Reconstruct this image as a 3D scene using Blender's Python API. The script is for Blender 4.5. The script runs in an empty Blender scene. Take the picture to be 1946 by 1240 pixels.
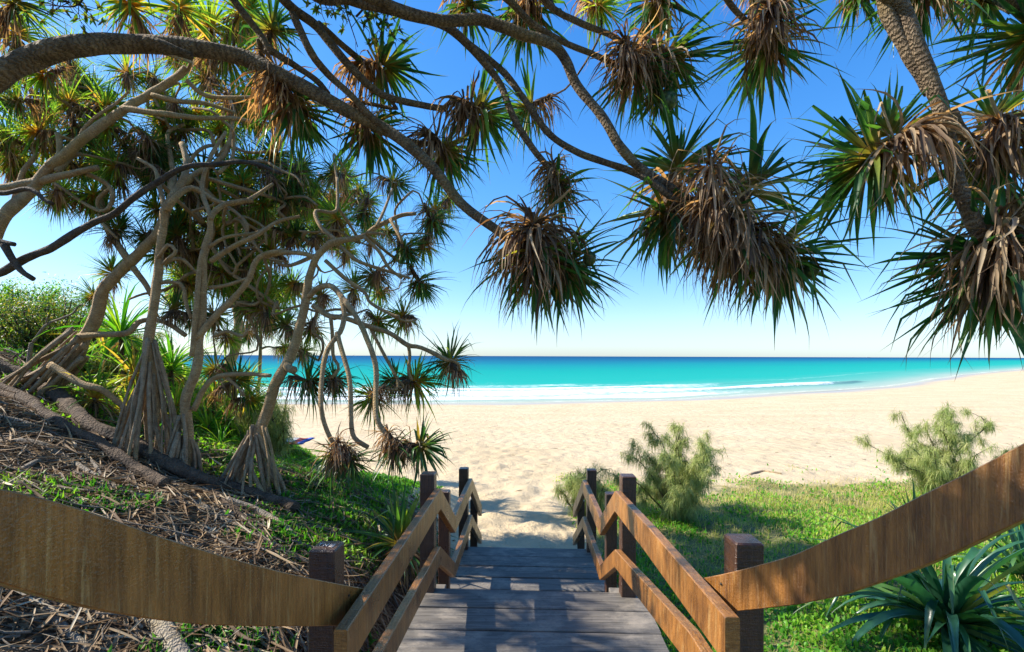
import bpy, bmesh, math
import numpy as np
from mathutils import Vector, Matrix

# ------------------------------------------------------------------ camera, light, exposure
F = 900.0; W0, H0 = 1946, 1240
EYE = 1.66
sc = bpy.context.scene
COL = sc.collection
cam_d = bpy.data.cameras.new('camera'); cam = bpy.data.objects.new('camera', cam_d); COL.objects.link(cam)
cam_d.sensor_width = 36; cam_d.lens = 36 * F / W0
cam_d.shift_y = 57.0 / W0
cam_d.clip_start = 0.05; cam_d.clip_end = 90000
cam.location = (0, 0, EYE)
cam.rotation_euler = (Matrix.Rotation(math.radians(90), 4, 'X') @ Matrix.Rotation(math.radians(0.2), 4, 'Z')).to_euler()
sc.camera = cam

SUN_AZ = math.radians(-84); SUN_EL = math.radians(40)
world = bpy.data.worlds.new('World'); sc.world = world; world.use_nodes = True
wn = world.node_tree.nodes; wl = world.node_tree.links
bg = wn['Background']; sky = wn.new('ShaderNodeTexSky'); sky.sky_type = 'NISHITA'; sky.sun_disc = False
sky.sun_elevation = SUN_EL; sky.sun_rotation = SUN_AZ
sky.air_density = 1.0; sky.dust_density = 0.5; sky.ozone_density = 2.0; sky.altitude = 0
hs = wn.new('ShaderNodeHueSaturation'); hs.inputs['Saturation'].default_value = 1.35
mt = wn.new('ShaderNodeMix'); mt.data_type = 'RGBA'; mt.blend_type = 'MULTIPLY'; mt.inputs[0].default_value = 1; mt.inputs[7].default_value = (.68, .86, 1.22, 1)
wl.new(sky.outputs['Color'], hs.inputs['Color']); wl.new(hs.outputs['Color'], mt.inputs[6]); v1 = wn.new('ShaderNodeVectorMath'); v1.operation = 'MULTIPLY_ADD'; v1.inputs[1].default_value = (.10,) * 3; v1.inputs[2].default_value = (1, 1, 1)
v2 = wn.new('ShaderNodeVectorMath'); v2.operation = 'DIVIDE'
wl.new(mt.outputs[2], v1.inputs[0]); wl.new(mt.outputs[2], v2.inputs[0]); wl.new(v1.outputs[0], v2.inputs[1])
wl.new(v2.outputs[0], bg.inputs['Color']); bg.inputs['Strength'].default_value = 0.15
sun_d = bpy.data.lights.new('sun', 'SUN'); sun_d.energy = 4.1; sun_d.angle = math.radians(0.5); sun_d.color = (1.0, 0.93, 0.82)
sun = bpy.data.objects.new('sun', sun_d); COL.objects.link(sun)
sdir = Vector((math.sin(SUN_AZ) * math.cos(SUN_EL), math.cos(SUN_AZ) * math.cos(SUN_EL), math.sin(SUN_EL)))
sun.rotation_euler = sdir.to_track_quat('Z', 'Y').to_euler(); sun.location = (-8, 4, 12)
sc.view_settings.view_transform = 'Standard'; sc.view_settings.look = 'None'
sc.view_settings.exposure = 1.15; sc.view_settings.gamma = 1.0
sc.cycles.max_bounces = 8; sc.cycles.transparent_max_bounces = 8

RNG = np.random.default_rng(7)
ROLL = math.radians(0.2)

def at(px, py, d):
    """pixel of the 1946-wide picture + distance along the view axis -> world point"""
    u = (px - W0 / 2) / F; v = -(py - H0 / 2) / F + 57.0 / F
    c, s = math.cos(ROLL), math.sin(ROLL)
    x = u * c - v * s; z = u * s + v * c
    return np.array([x * d, d, EYE + z * d])

# ------------------------------------------------------------------ noise
def _h(ix, iy, iz, seed):
    n = (ix.astype(np.int64) * 374761393 + iy.astype(np.int64) * 668265263 + iz.astype(np.int64) * 2147483647 + seed * 974711) & 0xffffffff
    n = ((n ^ (n >> 13)) * 1274126177) & 0xffffffff
    n = (n ^ (n >> 16)) & 0xffffffff
    return (n % 100003) / 100003.0
def vnoise(x, y, z=None, seed=0):
    x = np.asarray(x, float); y = np.asarray(y, float); z = np.zeros_like(x) if z is None else np.asarray(z, float)
    ix, iy, iz = np.floor(x), np.floor(y), np.floor(z)
    fx, fy, fz = x - ix, y - iy, z - iz
    fx, fy, fz = [t * t * (3 - 2 * t) for t in (fx, fy, fz)]
    r = 0
    for a in (0, 1):
        for b in (0, 1):
            for c in (0, 1):
                r = r + _h(ix + a, iy + b, iz + c, seed) * (fx if a else 1 - fx) * (fy if b else 1 - fy) * (fz if c else 1 - fz)
    return r * 2 - 1
def fbm(x, y, o=3, seed=0):
    r = 0; a = 1.0; f = 1.0
    for k in range(o):
        r = r + a * vnoise(np.asarray(x) * f, np.asarray(y) * f, seed=seed + k); a *= .5; f *= 2.03
    return r
def sstep(a, b, x):
    t = np.clip((np.asarray(x, float) - a) / (b - a), 0, 1); return t * t * (3 - 2 * t)

# ------------------------------------------------------------------ mesh helpers
def mk_mesh(name, V, Q=None, T=None, mat=None, attrs=None, uv=None, smooth=True):
    me = bpy.data.meshes.new(name)
    V = np.asarray(V, np.float32).reshape(-1, 3)
    Q = np.zeros((0, 4), np.int32) if Q is None else np.asarray(Q, np.int32).reshape(-1, 4)
    T = np.zeros((0, 3), np.int32) if T is None else np.asarray(T, np.int32).reshape(-1, 3)
    me.vertices.add(len(V)); me.vertices.foreach_set('co', V.ravel())
    loops = np.concatenate([Q.ravel(), T.ravel()]).astype(np.int32)
    me.loops.add(len(loops)); me.loops.foreach_set('vertex_index', loops)
    n = len(Q) + len(T); me.polygons.add(n)
    st = np.concatenate([np.arange(len(Q)) * 4, len(Q) * 4 + np.arange(len(T)) * 3]).astype(np.int32)
    me.polygons.foreach_set('loop_start', st)
    me.polygons.foreach_set('use_smooth', np.full(n, smooth, bool))
    if uv is not None:
        l = me.uv_layers.new(name='UVMap'); l.data.foreach_set('uv', np.asarray(uv, np.float32)[loops].ravel())
    for k, a in (attrs or {}).items():
        at_ = me.attributes.new(k, 'FLOAT', 'POINT'); at_.data.foreach_set('value', np.asarray(a, np.float32).ravel())
    if mat: me.materials.append(mat)
    me.update(calc_edges=True)
    return me
def link(name, me, parent=None, loc=None, rotz=0.0):
    o = bpy.data.objects.new(name, me); COL.objects.link(o)
    if parent is not None: o.parent = parent
    if loc is not None: o.location = loc
    if rotz: o.rotation_euler = (0, 0, rotz)
    return o
def tag(o, label=None, cat=None, group=None, kind=None):
    if label: o['label'] = label
    if cat: o['category'] = cat
    if group: o['group'] = group
    if kind: o['kind'] = kind
    return o
def empty(name, loc, label, cat, group=None):
    o = bpy.data.objects.new(name, None); COL.objects.link(o); o.location = loc; o.empty_display_size = .2
    return tag(o, label, cat, group)

def catmull(P, n):
    P = np.asarray(P, float)
    if len(P) == 2: 
        t = np.linspace(0, 1, n)[:, None]; return P[0] * (1 - t) + P[1] * t
    Q = np.vstack([2 * P[0] - P[1], P, 2 * P[-1] - P[-2]])
    L = np.r_[0, np.cumsum(np.linalg.norm(np.diff(P[:, :3], axis=0), axis=1))]
    s = np.linspace(0, L[-1], n); out = []
    for v in s:
        i = min(np.searchsorted(L, v, 'right') - 1, len(P) - 2); t = (v - L[i]) / max(L[i + 1] - L[i], 1e-9)
        a, b, c, d = Q[i], Q[i + 1], Q[i + 2], Q[i + 3]
        out.append(.5 * ((2 * b) + (-a + c) * t + (2 * a - 5 * b + 4 * c - d) * t * t + (-a + 3 * b - 3 * c + d) * t ** 3))
    return np.array(out)
def frames(P):
    T = np.gradient(P, axis=0); T /= np.linalg.norm(T, axis=1)[:, None] + 1e-12
    u = np.cross(T[0], [0.1, 0.2, 1.0]); 
    if np.linalg.norm(u) < .05: u = np.cross(T[0], [1, 0, 0])
    u /= np.linalg.norm(u); U = []
    for t in T:
        u = u - t * np.dot(u, t); u /= np.linalg.norm(u) + 1e-12; U.append(u)
    U = np.array(U); return T, U, np.cross(T, U)
def tube_arrays(P, R, sides=10, rough=0.06, freq=9.0, seed=0, off=0):
    """closed tube round P; returns V, Q, T, uv"""
    P = np.asarray(P, float); R = np.asarray(R, float); n = len(P)
    T, U, B = frames(P)
    a = np.linspace(0, 2 * math.pi, sides + 1)
    L = np.r_[0, np.cumsum(np.linalg.norm(np.diff(P, axis=0), axis=1))]
    ca, sa = np.cos(a), np.sin(a)
    nz = vnoise(ca[None, :] * 1.3 + seed * 7.1 + 0 * L[:, None], sa[None, :] * 1.3 + 0 * L[:, None], L[:, None] * freq + 0 * ca[None, :], seed=seed)
    nz[:, -1] = nz[:, 0]
    rr = R[:, None] * (1 + rough * nz * 2)
    V = P[:, None, :] + rr[..., None] * (ca[None, :, None] * U[:, None, :] + sa[None, :, None] * B[:, None, :])
    V = V.reshape(-1, 3); m = sides + 1
    i, j = np.meshgrid(np.arange(n - 1), np.arange(sides), indexing='ij')
    q = np.stack([i * m + j, i * m + j + 1, (i + 1) * m + j + 1, (i + 1) * m + j], -1).reshape(-1, 4) + off
    uv = np.stack([np.tile(a / (2 * math.pi), n), np.repeat(L, m)], -1)
    c0 = len(V); V = np.vstack([V, P[0] - T[0] * R[0] * .25, P[-1] + T[-1] * R[-1] * .25])
    uv = np.vstack([uv, [[.5, 0], [.5, L[-1]]]])
    j = np.arange(sides)
    t = np.vstack([np.stack([j + 1, j, np.full(sides, c0)], -1), np.stack([(n - 1) * m + j, (n - 1) * m + j + 1, np.full(sides, c0 + 1)], -1)]) + off
    return V, q, t, uv
def tube(name, P, R, mat, sides=10, parent=None, loc=None, **k):
    V, q, t, uv = tube_arrays(P, R, sides, **k)
    if loc is not None: V = V - np.asarray(loc)
    return link(name, mk_mesh(name, V, q, t, mat, uv=uv), parent)
def join_arrays(parts):
    Vs, Qs, Ts, Us = [], [], [], []; o = 0
    for V, q, t, uv in parts:
        Vs.append(V); Qs.append(q + o); Ts.append(t + o); Us.append(uv); o += len(V)
    return np.vstack(Vs), np.vstack(Qs), np.vstack(Ts), np.vstack(Us)

def norm(v): return v / (np.linalg.norm(v, axis=-1, keepdims=True) + 1e-9)
def strips(B, D, L, Wd, droop, nseg=6, fold=.35, r=None, kink=None, curl=0.0, wave=0.0, rng=RNG):
    """strap leaves: B base, D start direction, L length, Wd width, droop strength -> V, Q, attrs"""
    N = len(B); B = np.asarray(B, float); d = norm(np.asarray(D, float)); P = B.copy()
    up = np.array([0, 0, 1.0])
    side = np.cross(d, up); bad = np.linalg.norm(side, axis=1) < .15
    side[bad] = np.cross(d[bad], [1.0, 0.3, 0]); side = norm(side)
    tw = rng.normal(0, .35, N)[:, None]; nn = np.cross(side, d); side = norm(side * np.cos(tw) + nn * np.sin(tw))
    r = rng.random(N) if r is None else r
    kp = rng.uniform(.35, .85, N); kb = (rng.random(N) < (0 if kink is None else kink)) * rng.uniform(.8, 2.2, N)
    cz = rng.normal(0, 1, (N, 3)) * curl
    rows, rr, tt = [], [], []
    h = (L / nseg)[:, None]
    for i in range(nseg + 1):
        t = i / nseg
        if t < .12: w = .75 + .25 * t / .12
        elif t < .55: w = 1.0 - .18 * (t - .12) / .43
        else: w = .82 * (1 - (t - .55) / .45) ** 1.5 + .02
        w = w * Wd[:, None] * .5
        n = norm(np.cross(side, d))
        rows += [P - side * w, P - n * w * 2 * fold, P + side * w] if fold else [P - side * w, P + side * w]
        k = 3 if fold else 2
        rr += [r] * k; tt += [np.full(N, t)] * k
        g = droop[:, None] * (.5 + 1.2 * t) / nseg + (kb * (abs(t - kp) < .6 / nseg))[:, None]
        d = norm(d - up * g + cz * (t * t * 3.2 / nseg) + (rng.normal(0, 1, (N, 3)) * wave if wave else 0))
        side = norm(side - d * np.sum(side * d, axis=1, keepdims=True))
        P = P + d * h
    k = 3 if fold else 2; M = (nseg + 1) * k
    V = np.stack(rows, 1).reshape(-1, 3)
    a = np.stack(rr, 1).ravel(); b = np.stack(tt, 1).ravel()
    base = []
    for i in range(nseg):
        for c in range(k - 1): base.append([i * k + c, i * k + c + 1, (i + 1) * k + c + 1, (i + 1) * k + c])
    Q = (np.array(base)[None] + (np.arange(N) * M)[:, None, None]).reshape(-1, 4)
    return V, Q, {'r': a, 't': b}

# ------------------------------------------------------------------ materials
def new_mat(name):
    m = bpy.data.materials.new(name); m.use_nodes = True
    nt = m.node_tree; nt.nodes.clear()
    out = nt.nodes.new('ShaderNodeOutputMaterial'); return m, nt, out
def N(nt, t, **k):
    n = nt.nodes.new(t)
    for a, b in k.items():
        if a in n.inputs: n.inputs[a].default_value = b
        else: setattr(n, a, b)
    return n
def ramp(nt, fac, stops, interp='LINEAR'):
    n = nt.nodes.new('ShaderNodeValToRGB'); e = n.color_ramp.elements; n.color_ramp.interpolation = interp
    while len(e) > 1: e.remove(e[-1])
    e[0].position = stops[0][0]; e[0].color = (*stops[0][1], 1)
    for p, c in stops[1:]:
        x = e.new(p); x.color = (*c, 1)
    nt.links.new(fac, n.inputs['Fac']); return n.outputs['Color']
def mix(nt, a, b, fac, mode='MIX'):
    n = nt.nodes.new('ShaderNodeMix'); n.data_type = 'RGBA'; n.blend_type = mode
    for s, v in ((6, a), (7, b), (0, fac)):
        if isinstance(v, (tuple, list)): n.inputs[s].default_value = (*v, 1)
        elif isinstance(v, (int, float)): n.inputs[s].default_value = v
        else: nt.links.new(v, n.inputs[s])
    return n.outputs[2]
def attr(nt, name): 
    n = nt.nodes.new('ShaderNodeAttribute'); n.attribute_name = name; return n.outputs['Fac']
def math_(nt, op, a, b=None, clamp=False):
    n = nt.nodes.new('ShaderNodeMath'); n.operation = op; n.use_clamp = clamp
    for i, v in enumerate((a, b)):
        if v is None: continue
        if isinstance(v, (int, float)): n.inputs[i].default_value = v
        else: nt.links.new(v, n.inputs[i])
    return n.outputs[0]
def noise(nt, vec, scale, detail=4, rough=.55, dist=0):
    n = nt.nodes.new('ShaderNodeTexNoise'); n.inputs['Scale'].default_value = scale; n.inputs['Detail'].default_value = detail
    n.inputs['Roughness'].default_value = rough; n.inputs['Distortion'].default_value = dist
    if vec is not None: nt.links.new(vec, n.inputs['Vector'])
    return n.outputs['Fac']
def mapping(nt, vec, scale=(1, 1, 1), rot=(0, 0, 0)):
    n = nt.nodes.new('ShaderNodeMapping'); n.inputs['Scale'].default_value = scale; n.inputs['Rotation'].default_value = rot
    nt.links.new(vec, n.inputs['Vector']); return n.outputs['Vector']
def bump(nt, h, strength=.5, dist=.01, normal=None):
    n = nt.nodes.new('ShaderNodeBump'); n.inputs['Strength'].default_value = strength; n.inputs['Distance'].default_value = dist
    nt.links.new(h, n.inputs['Height'])
    if normal is not None: nt.links.new(normal, n.inputs['Normal'])
    return n.outputs['Normal']
def principled(nt, out, color, rough=.6, normal=None, spec=.5):
    p = nt.nodes.new('ShaderNodeBsdfPrincipled')
    for nm, v in (('Base Color', color), ('Roughness', rough), ('Normal', normal), ('Specular IOR Level', spec)):
        if v is None: continue
        if isinstance(v, (tuple, list)): p.inputs[nm].default_value = (*v, 1)
        elif isinstance(v, (int, float)): p.inputs[nm].default_value = v
        else: nt.links.new(v, p.inputs[nm])
    nt.links.new(p.outputs[0], out.inputs['Surface']); return p
def leafmat(name, stops, tips, trans=.4, rough=.38, spec=.5, tcol=None, tipstart=.8, gold=None):
    m, nt, out = new_mat(name)
    geo = N(nt, 'ShaderNodeNewGeometry'); co = nt.nodes.new('ShaderNodeTexCoord')
    base = ramp(nt, attr(nt, 'r'), stops)
    tipf = ramp(nt, attr(nt, 't'), [(0, (.5, .5, .5)), (.12, (0, 0, 0)), (tipstart, (0, 0, 0)), (1, (1, 1, 1))])
    c = mix(nt, base, tips, tipf)
    if gold: c = mix(nt, c, gold, ramp(nt, attr(nt, 't'), [(.05, (1, 1, 1)), (.34, (0, 0, 0))]))
    n1 = noise(nt, co.outputs['Object'], 14, 3)
    c = mix(nt, c, (1.5, 1.45, 1.3), ramp(nt, n1, [(.35, (0, 0, 0)), (.8, (.75, .75, .75))]), 'MULTIPLY')
    p = nt.nodes.new('ShaderNodeBsdfPrincipled'); nt.links.new(c, p.inputs['Base Color'])
    p.inputs['Roughness'].default_value = rough; p.inputs['Specular IOR Level'].default_value = spec
    tr = nt.nodes.new('ShaderNodeBsdfTranslucent')
    nt.links.new(mix(nt, c, tcol or (1, 1, 1), 1.0, 'MULTIPLY'), tr.inputs['Color'])
    ms = nt.nodes.new('ShaderNodeMixShader'); ms.inputs[0].default_value = trans
    nt.links.new(p.outputs[0], ms.inputs[1]); nt.links.new(tr.outputs[0], ms.inputs[2]); nt.links.new(ms.outputs[0], out.inputs['Surface'])
    return m
M = {}
M['leaf'] = leafmat('green_leaf', [(0, (.016, .055, .022)), (.45, (.035, .105, .03)), (.75, (.08, .17, .03)), (.93, (.18, .21, .035)), (1, (.30, .19, .05))], (.16, .11, .04), .42, tcol=(1.9, 2.1, .8), gold=(.22, .15, .04))
M['leaf_far'] = leafmat('yellow_green_leaf', [(0, (.05, .13, .03)), (.4, (.11, .23, .03)), (.7, (.24, .32, .045)), (.88, (.33, .29, .05)), (1, (.42, .24, .07))], (.30, .19, .06), .55, tcol=(1.9, 1.9, .7), gold=(.42, .24, .06))
M['dead'] = leafmat('dead_leaf', [(0, (.07, .046, .03)), (.3, (.15, .10, .062)), (.55, (.25, .175, .105)), (.8, (.39, .295, .185)), (1, (.54, .46, .34))], (.20, .13, .07), .42, rough=.6, spec=.3, tcol=(1.7, 1.2, .6))
M['litter'] = leafmat('leaf_litter', [(0, (.07, .045, .028)), (.3, (.16, .10, .055)), (.6, (.27, .18, .10)), (.85, (.40, .29, .17)), (1, (.52, .44, .32))], (.24, .16, .09), .12, rough=.7, spec=.25)
M['lush'] = leafmat('lush_leaf', [(0, (.03, .12, .02)), (.4, (.07, .24, .022)), (.75, (.17, .36, .03)), (1, (.33, .42, .05))], (.2, .3, .06), .4, rough=.45, spec=.35, tcol=(1.5, 1.7, .6))
M['grass'] = leafmat('grass_blade', [(0, (.09, .21, .02)), (.35, (.21, .36, .03)), (.6, (.36, .43, .06)), (.82, (.42, .36, .13)), (1, (.52, .42, .24))], (.40, .36, .14), .4, rough=.55, spec=.25, tcol=(1.4, 1.5, .7), tipstart=.5)
M['needle'] = leafmat('needle_foliage', [(0, (.16, .23, .07)), (.5, (.30, .36, .12)), (.85, (.46, .46, .2)), (1, (.52, .46, .28))], (.38, .38, .2), .4, rough=.55, spec=.25, tcol=(1.3, 1.3, .8))
M['plant'] = leafmat('blue_green_leaf', [(0, (.02, .075, .045)), (.6, (.035, .12, .06)), (.9, (.10, .20, .04)), (1, (.28, .26, .07))], (.10, .14, .05), .3, rough=.3, spec=.7, tcol=(1.4, 1.8, .6))

def barkmat(name, dark, light, scale=1.0, ring=1.0, spots=1.0, bstr=.7, lich=.6):
    m, nt, out = new_mat(name)
    co = nt.nodes.new('ShaderNodeTexCoord'); uv = co.outputs['UV']; ob = co.outputs['Object']
    w = nt.nodes.new('ShaderNodeTexWave'); w.bands_direction = 'Y'; w.inputs['Scale'].default_value = 9 * scale
    w.inputs['Distortion'].default_value = 8; w.inputs['Detail'].default_value = 3; w.inputs['Detail Scale'].default_value = 1.6
    nt.links.new(uv, w.inputs['Vector'])
    n1 = noise(nt, ob, 11 * scale, 6, .65); n2 = noise(nt, ob, 55 * scale, 4, .6)
    v = nt.nodes.new('ShaderNodeTexVoronoi'); v.inputs['Scale'].default_value = 60 * scale; nt.links.new(ob, v.inputs['Vector'])
    sp = ramp(nt, v.outputs['Distance'], [(.12, (1, 1, 1)), (.3, (0, 0, 0))])
    c = mix(nt, dark, light, ramp(nt, n1, [(.3, (0, 0, 0)), (.68, (1, 1, 1))]))
    c = mix(nt, c, tuple(.45 * x for x in dark), ramp(nt, w.outputs['Fac'], [(0, (.55 * ring,) * 3), (.35, (0, 0, 0))]))
    c = mix(nt, c, tuple(.35 * x for x in dark), mix(nt, (0, 0, 0), sp, .7 * spots))
    c = mix(nt, c, (.30, .27, .16), ramp(nt, n2, [(.6, (0, 0, 0)), (.72, (.45, .45, .45))]))
    n4 = noise(nt, ob, 2.3, 3, .6)
    c = mix(nt, c, (.36, .26, .07), ramp(nt, n4, [(.52, (0, 0, 0)), (.68, (.55 * lich,) * 3)]))
    h = math_(nt, 'ADD', math_(nt, 'MULTIPLY', w.outputs['Fac'], .6 * ring), math_(nt, 'ADD', n2, math_(nt, 'MULTIPLY', n1, 1.4)))
    principled(nt, out, c, .8, bump(nt, h, bstr, .02), .25); return m
M['bark'] = barkmat('ringed_bark', (.10, .066, .04), (.34, .25, .155), ring=1.1, bstr=1.0)
M['bark_far'] = barkmat('pale_bark', (.30, .19, .095), (.55, .39, .21), 1.3, ring=.6)
M['bark_dark'] = barkmat('dark_bark', (.055, .043, .036), (.15, .115, .085), 1.0, .4, .4, 1.0, lich=0)
M['root'] = barkmat('root_bark', (.24, .16, .095), (.52, .40, .26), 1.4, .5, .3)
M['log'] = barkmat('rotten_bark', (.045, .032, .024), (.19, .13, .085), .8, .3, .5, 1.5, lich=0)
M['greywood'] = barkmat('grey_limb_bark', (.22, .18, .14), (.42, .36, .28), 1.2)

def timbermat(name, dark, light, rough=.45, fleck=1.0):
    m, nt, out = new_mat(name)
    co = nt.nodes.new('ShaderNodeTexCoord'); uv = co.outputs['UV']; ob = co.outputs['Object']
    g = math_(nt, 'ADD', math_(nt, 'MULTIPLY', noise(nt, mapping(nt, uv, (5, 55, 1)), 1.6, 6, .65, .5), .55), math_(nt, 'MULTIPLY', noise(nt, mapping(nt, uv, (45, 230, 1)), 1.0, 4, .7, .3), .45))          # grain along the board
    saw = noise(nt, mapping(nt, uv, (150, 9, 1), (0, 0, .15)), 1.0, 4, .7, .6)          # rough sawn cross marks
    n1 = noise(nt, ob, 5, 4, .6); n3 = noise(nt, mapping(nt, ob, (1, 1, 1)), 140, 2, .6)
    c = mix(nt, tuple(.7 * x for x in dark), tuple(1.2 * x for x in light), ramp(nt, g, [(.36, (0, 0, 0)), (.64, (1, 1, 1))]))
    c = mix(nt, c, (.62, .60, .58), ramp(nt, n1, [(.35, (.6, .6, .6)), (.7, (0, 0, 0))]), 'MULTIPLY')
    c = mix(nt, c, (.50, .30, .11), ramp(nt, noise(nt, mapping(nt, uv, (40, 110, 1), (0, 0, .5)), 1.0, 3, .7, 1.0), [(.56, (0, 0, 0)), (.68, (.55 * fleck,) * 3)]))
    c = mix(nt, c, tuple(.5 * x for x in dark), ramp(nt, saw, [(.30, (.7 * fleck,) * 3), (.42, (0, 0, 0))]))
    h = math_(nt, 'ADD', math_(nt, 'MULTIPLY', saw, .9), math_(nt, 'ADD', math_(nt, 'MULTIPLY', g, .6), math_(nt, 'MULTIPLY', n3, .5)))
    r = ramp(nt, n1, [(.3, (rough - .1,) * 3), (.7, (rough + .12,) * 3)])
    principled(nt, out, c, r, bump(nt, h, .85, .006), .55); return m
M['timber'] = timbermat('stained_timber', (.18, .068, .014), (.42, .18, .04), .33)
M['post'] = timbermat('dark_stained_timber', (.040, .016, .009), (.10, .042, .018), .33, .12)
def deckmat():
    m, nt, out = new_mat('weathered_decking')
    co = nt.nodes.new('ShaderNodeTexCoord'); ob = co.outputs['Object']
    g = noise(nt, mapping(nt, ob, (2.2, 45, 10)), 1.5, 6, .6, .4)
    n1 = noise(nt, mapping(nt, ob, (1, 1.6, 1)), 3.0, 9, .72, .15); n2 = noise(nt, ob, 17, 5, .7)
    rnd = attr(nt, 'r')
    c = mix(nt, (.075, .066, .056), (.22, .195, .165), ramp(nt, g, [(.3, (0, 0, 0)), (.7, (1, 1, 1))]))
    c = mix(nt, c, (.38, .32, .25), ramp(nt, n1, [(.49, (0, 0, 0)), (.66, (.75, .75, .75))]))
    c = mix(nt, c, (.05, .045, .042), ramp(nt, n2, [(.30, (.6, .6, .6)), (.42, (0, 0, 0))]))
    c = mix(nt, c, (1, 1, 1), .0); c = mix(nt, (0, 0, 0), c, math_(nt, 'ADD', math_(nt, 'MULTIPLY', rnd, .3), .8))
    principled(nt, out, c, .62, bump(nt, math_(nt, 'ADD', g, n2), .5, .004), .35); return m
M['deck'] = deckmat()

# ------------------------------------------------------------------ terrain
SHX = np.array([-4000, -200, -28, 0, 24, 53, 75, 153, 1000, 20000.])
SHY = np.array([40, 55, 59.5, 60, 66.5, 82, 95, 162, 800, 12000.])
def shore(x): return np.interp(x, SHX, SHY)
def ground(x, y, fine=True):
    x = np.asarray(x, float); y = np.asarray(y, float)
    ys = shore(x)
    u = (y - 6.3) / np.maximum(ys - 6.3, 1)
    zs = -.93 - 3.41 * np.maximum(u, 0)
    zs = np.where(u > 1, -4.34 - (y - ys) * .06, zs); zs = np.maximum(zs, -12)
    zd = np.minimum(-.72 - .335 * x, 2.3 + .02 * np.maximum(-x - 9, 0)) + .12 * fbm(x * .6, y * .6, 3, 5)
    y0 = 5.2 + .8 * np.clip(-x - 3, 0, 8); wy = 1 - sstep(0, 1, (y - y0) / (5.5 + .4 * np.clip(-x - 3, 0, 12)))
    wx = sstep(-.55, -1.7, x) if False else sstep(.55, 1.5, -x)
    w = wx * wy
    z = zs * (1 - w) + zd * w
    if fine:
        near = np.exp(-np.maximum(y - 5, 0) / 22.) * (1 - sstep(0, 30, np.abs(x) - 14))
        z = z + near * (.030 * fbm(x * 2.6, y * 2.6, 3, 9) * (1 + .9 * np.exp(-((x) / 1.6) ** 2) * sstep(14, 7, y) if False else 1))
        path = np.exp(-((x - .15) / 1.5) ** 2) * np.clip((26 - y) / 16, 0, 1) * (y > 5.6)
        z = z + path * .045 * fbm(x * 2.9 + 7, y * 3.6, 2, 31)
        g = green(x, y); z = z + .07 * g * (.5 + .5 * fbm(x * 1.3, y * 1.3, 3, 14))
    return z
def green(x, y):
    x = np.asarray(x, float); y = np.asarray(y, float)
    n = fbm(x * .8, y * .8, 3, 3) * .9 + fbm(x * 3, y * 3, 2, 4) * .35
    right = sstep(.85, 1.5, x) * sstep(1.0, -1.0, (y - (9.6 + .25 * np.clip(x - 3, 0, 30)) - n)) if False else sstep(.85, 1.5, x) * (1 - sstep(-1.6, 1.6, y - (9.9 + .22 * np.clip(x - 3, 0, 30)) + n * 1.1))
    xl = -1.15
    yl = 9.4 + .5 * np.clip(-x - 1.5, 0, 30)
    left = sstep(1.15, 1.9, -x) * (1 - sstep(-1., .5, y - yl + n)) * sstep(4.6, 5.6, y + .25 * (x + 2) + n * .7)
    return np.clip(right + left, 0, 1)
def litterw(x, y):
    x = np.asarray(x, float); y = np.asarray(y, float)
    n = fbm(x * .9, y * .9, 3, 21) * .8
    return sstep(.6, 1.1, -x) * (1 - sstep(5.0, 7.5, y + n + .35 * (x + 2)))

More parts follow.
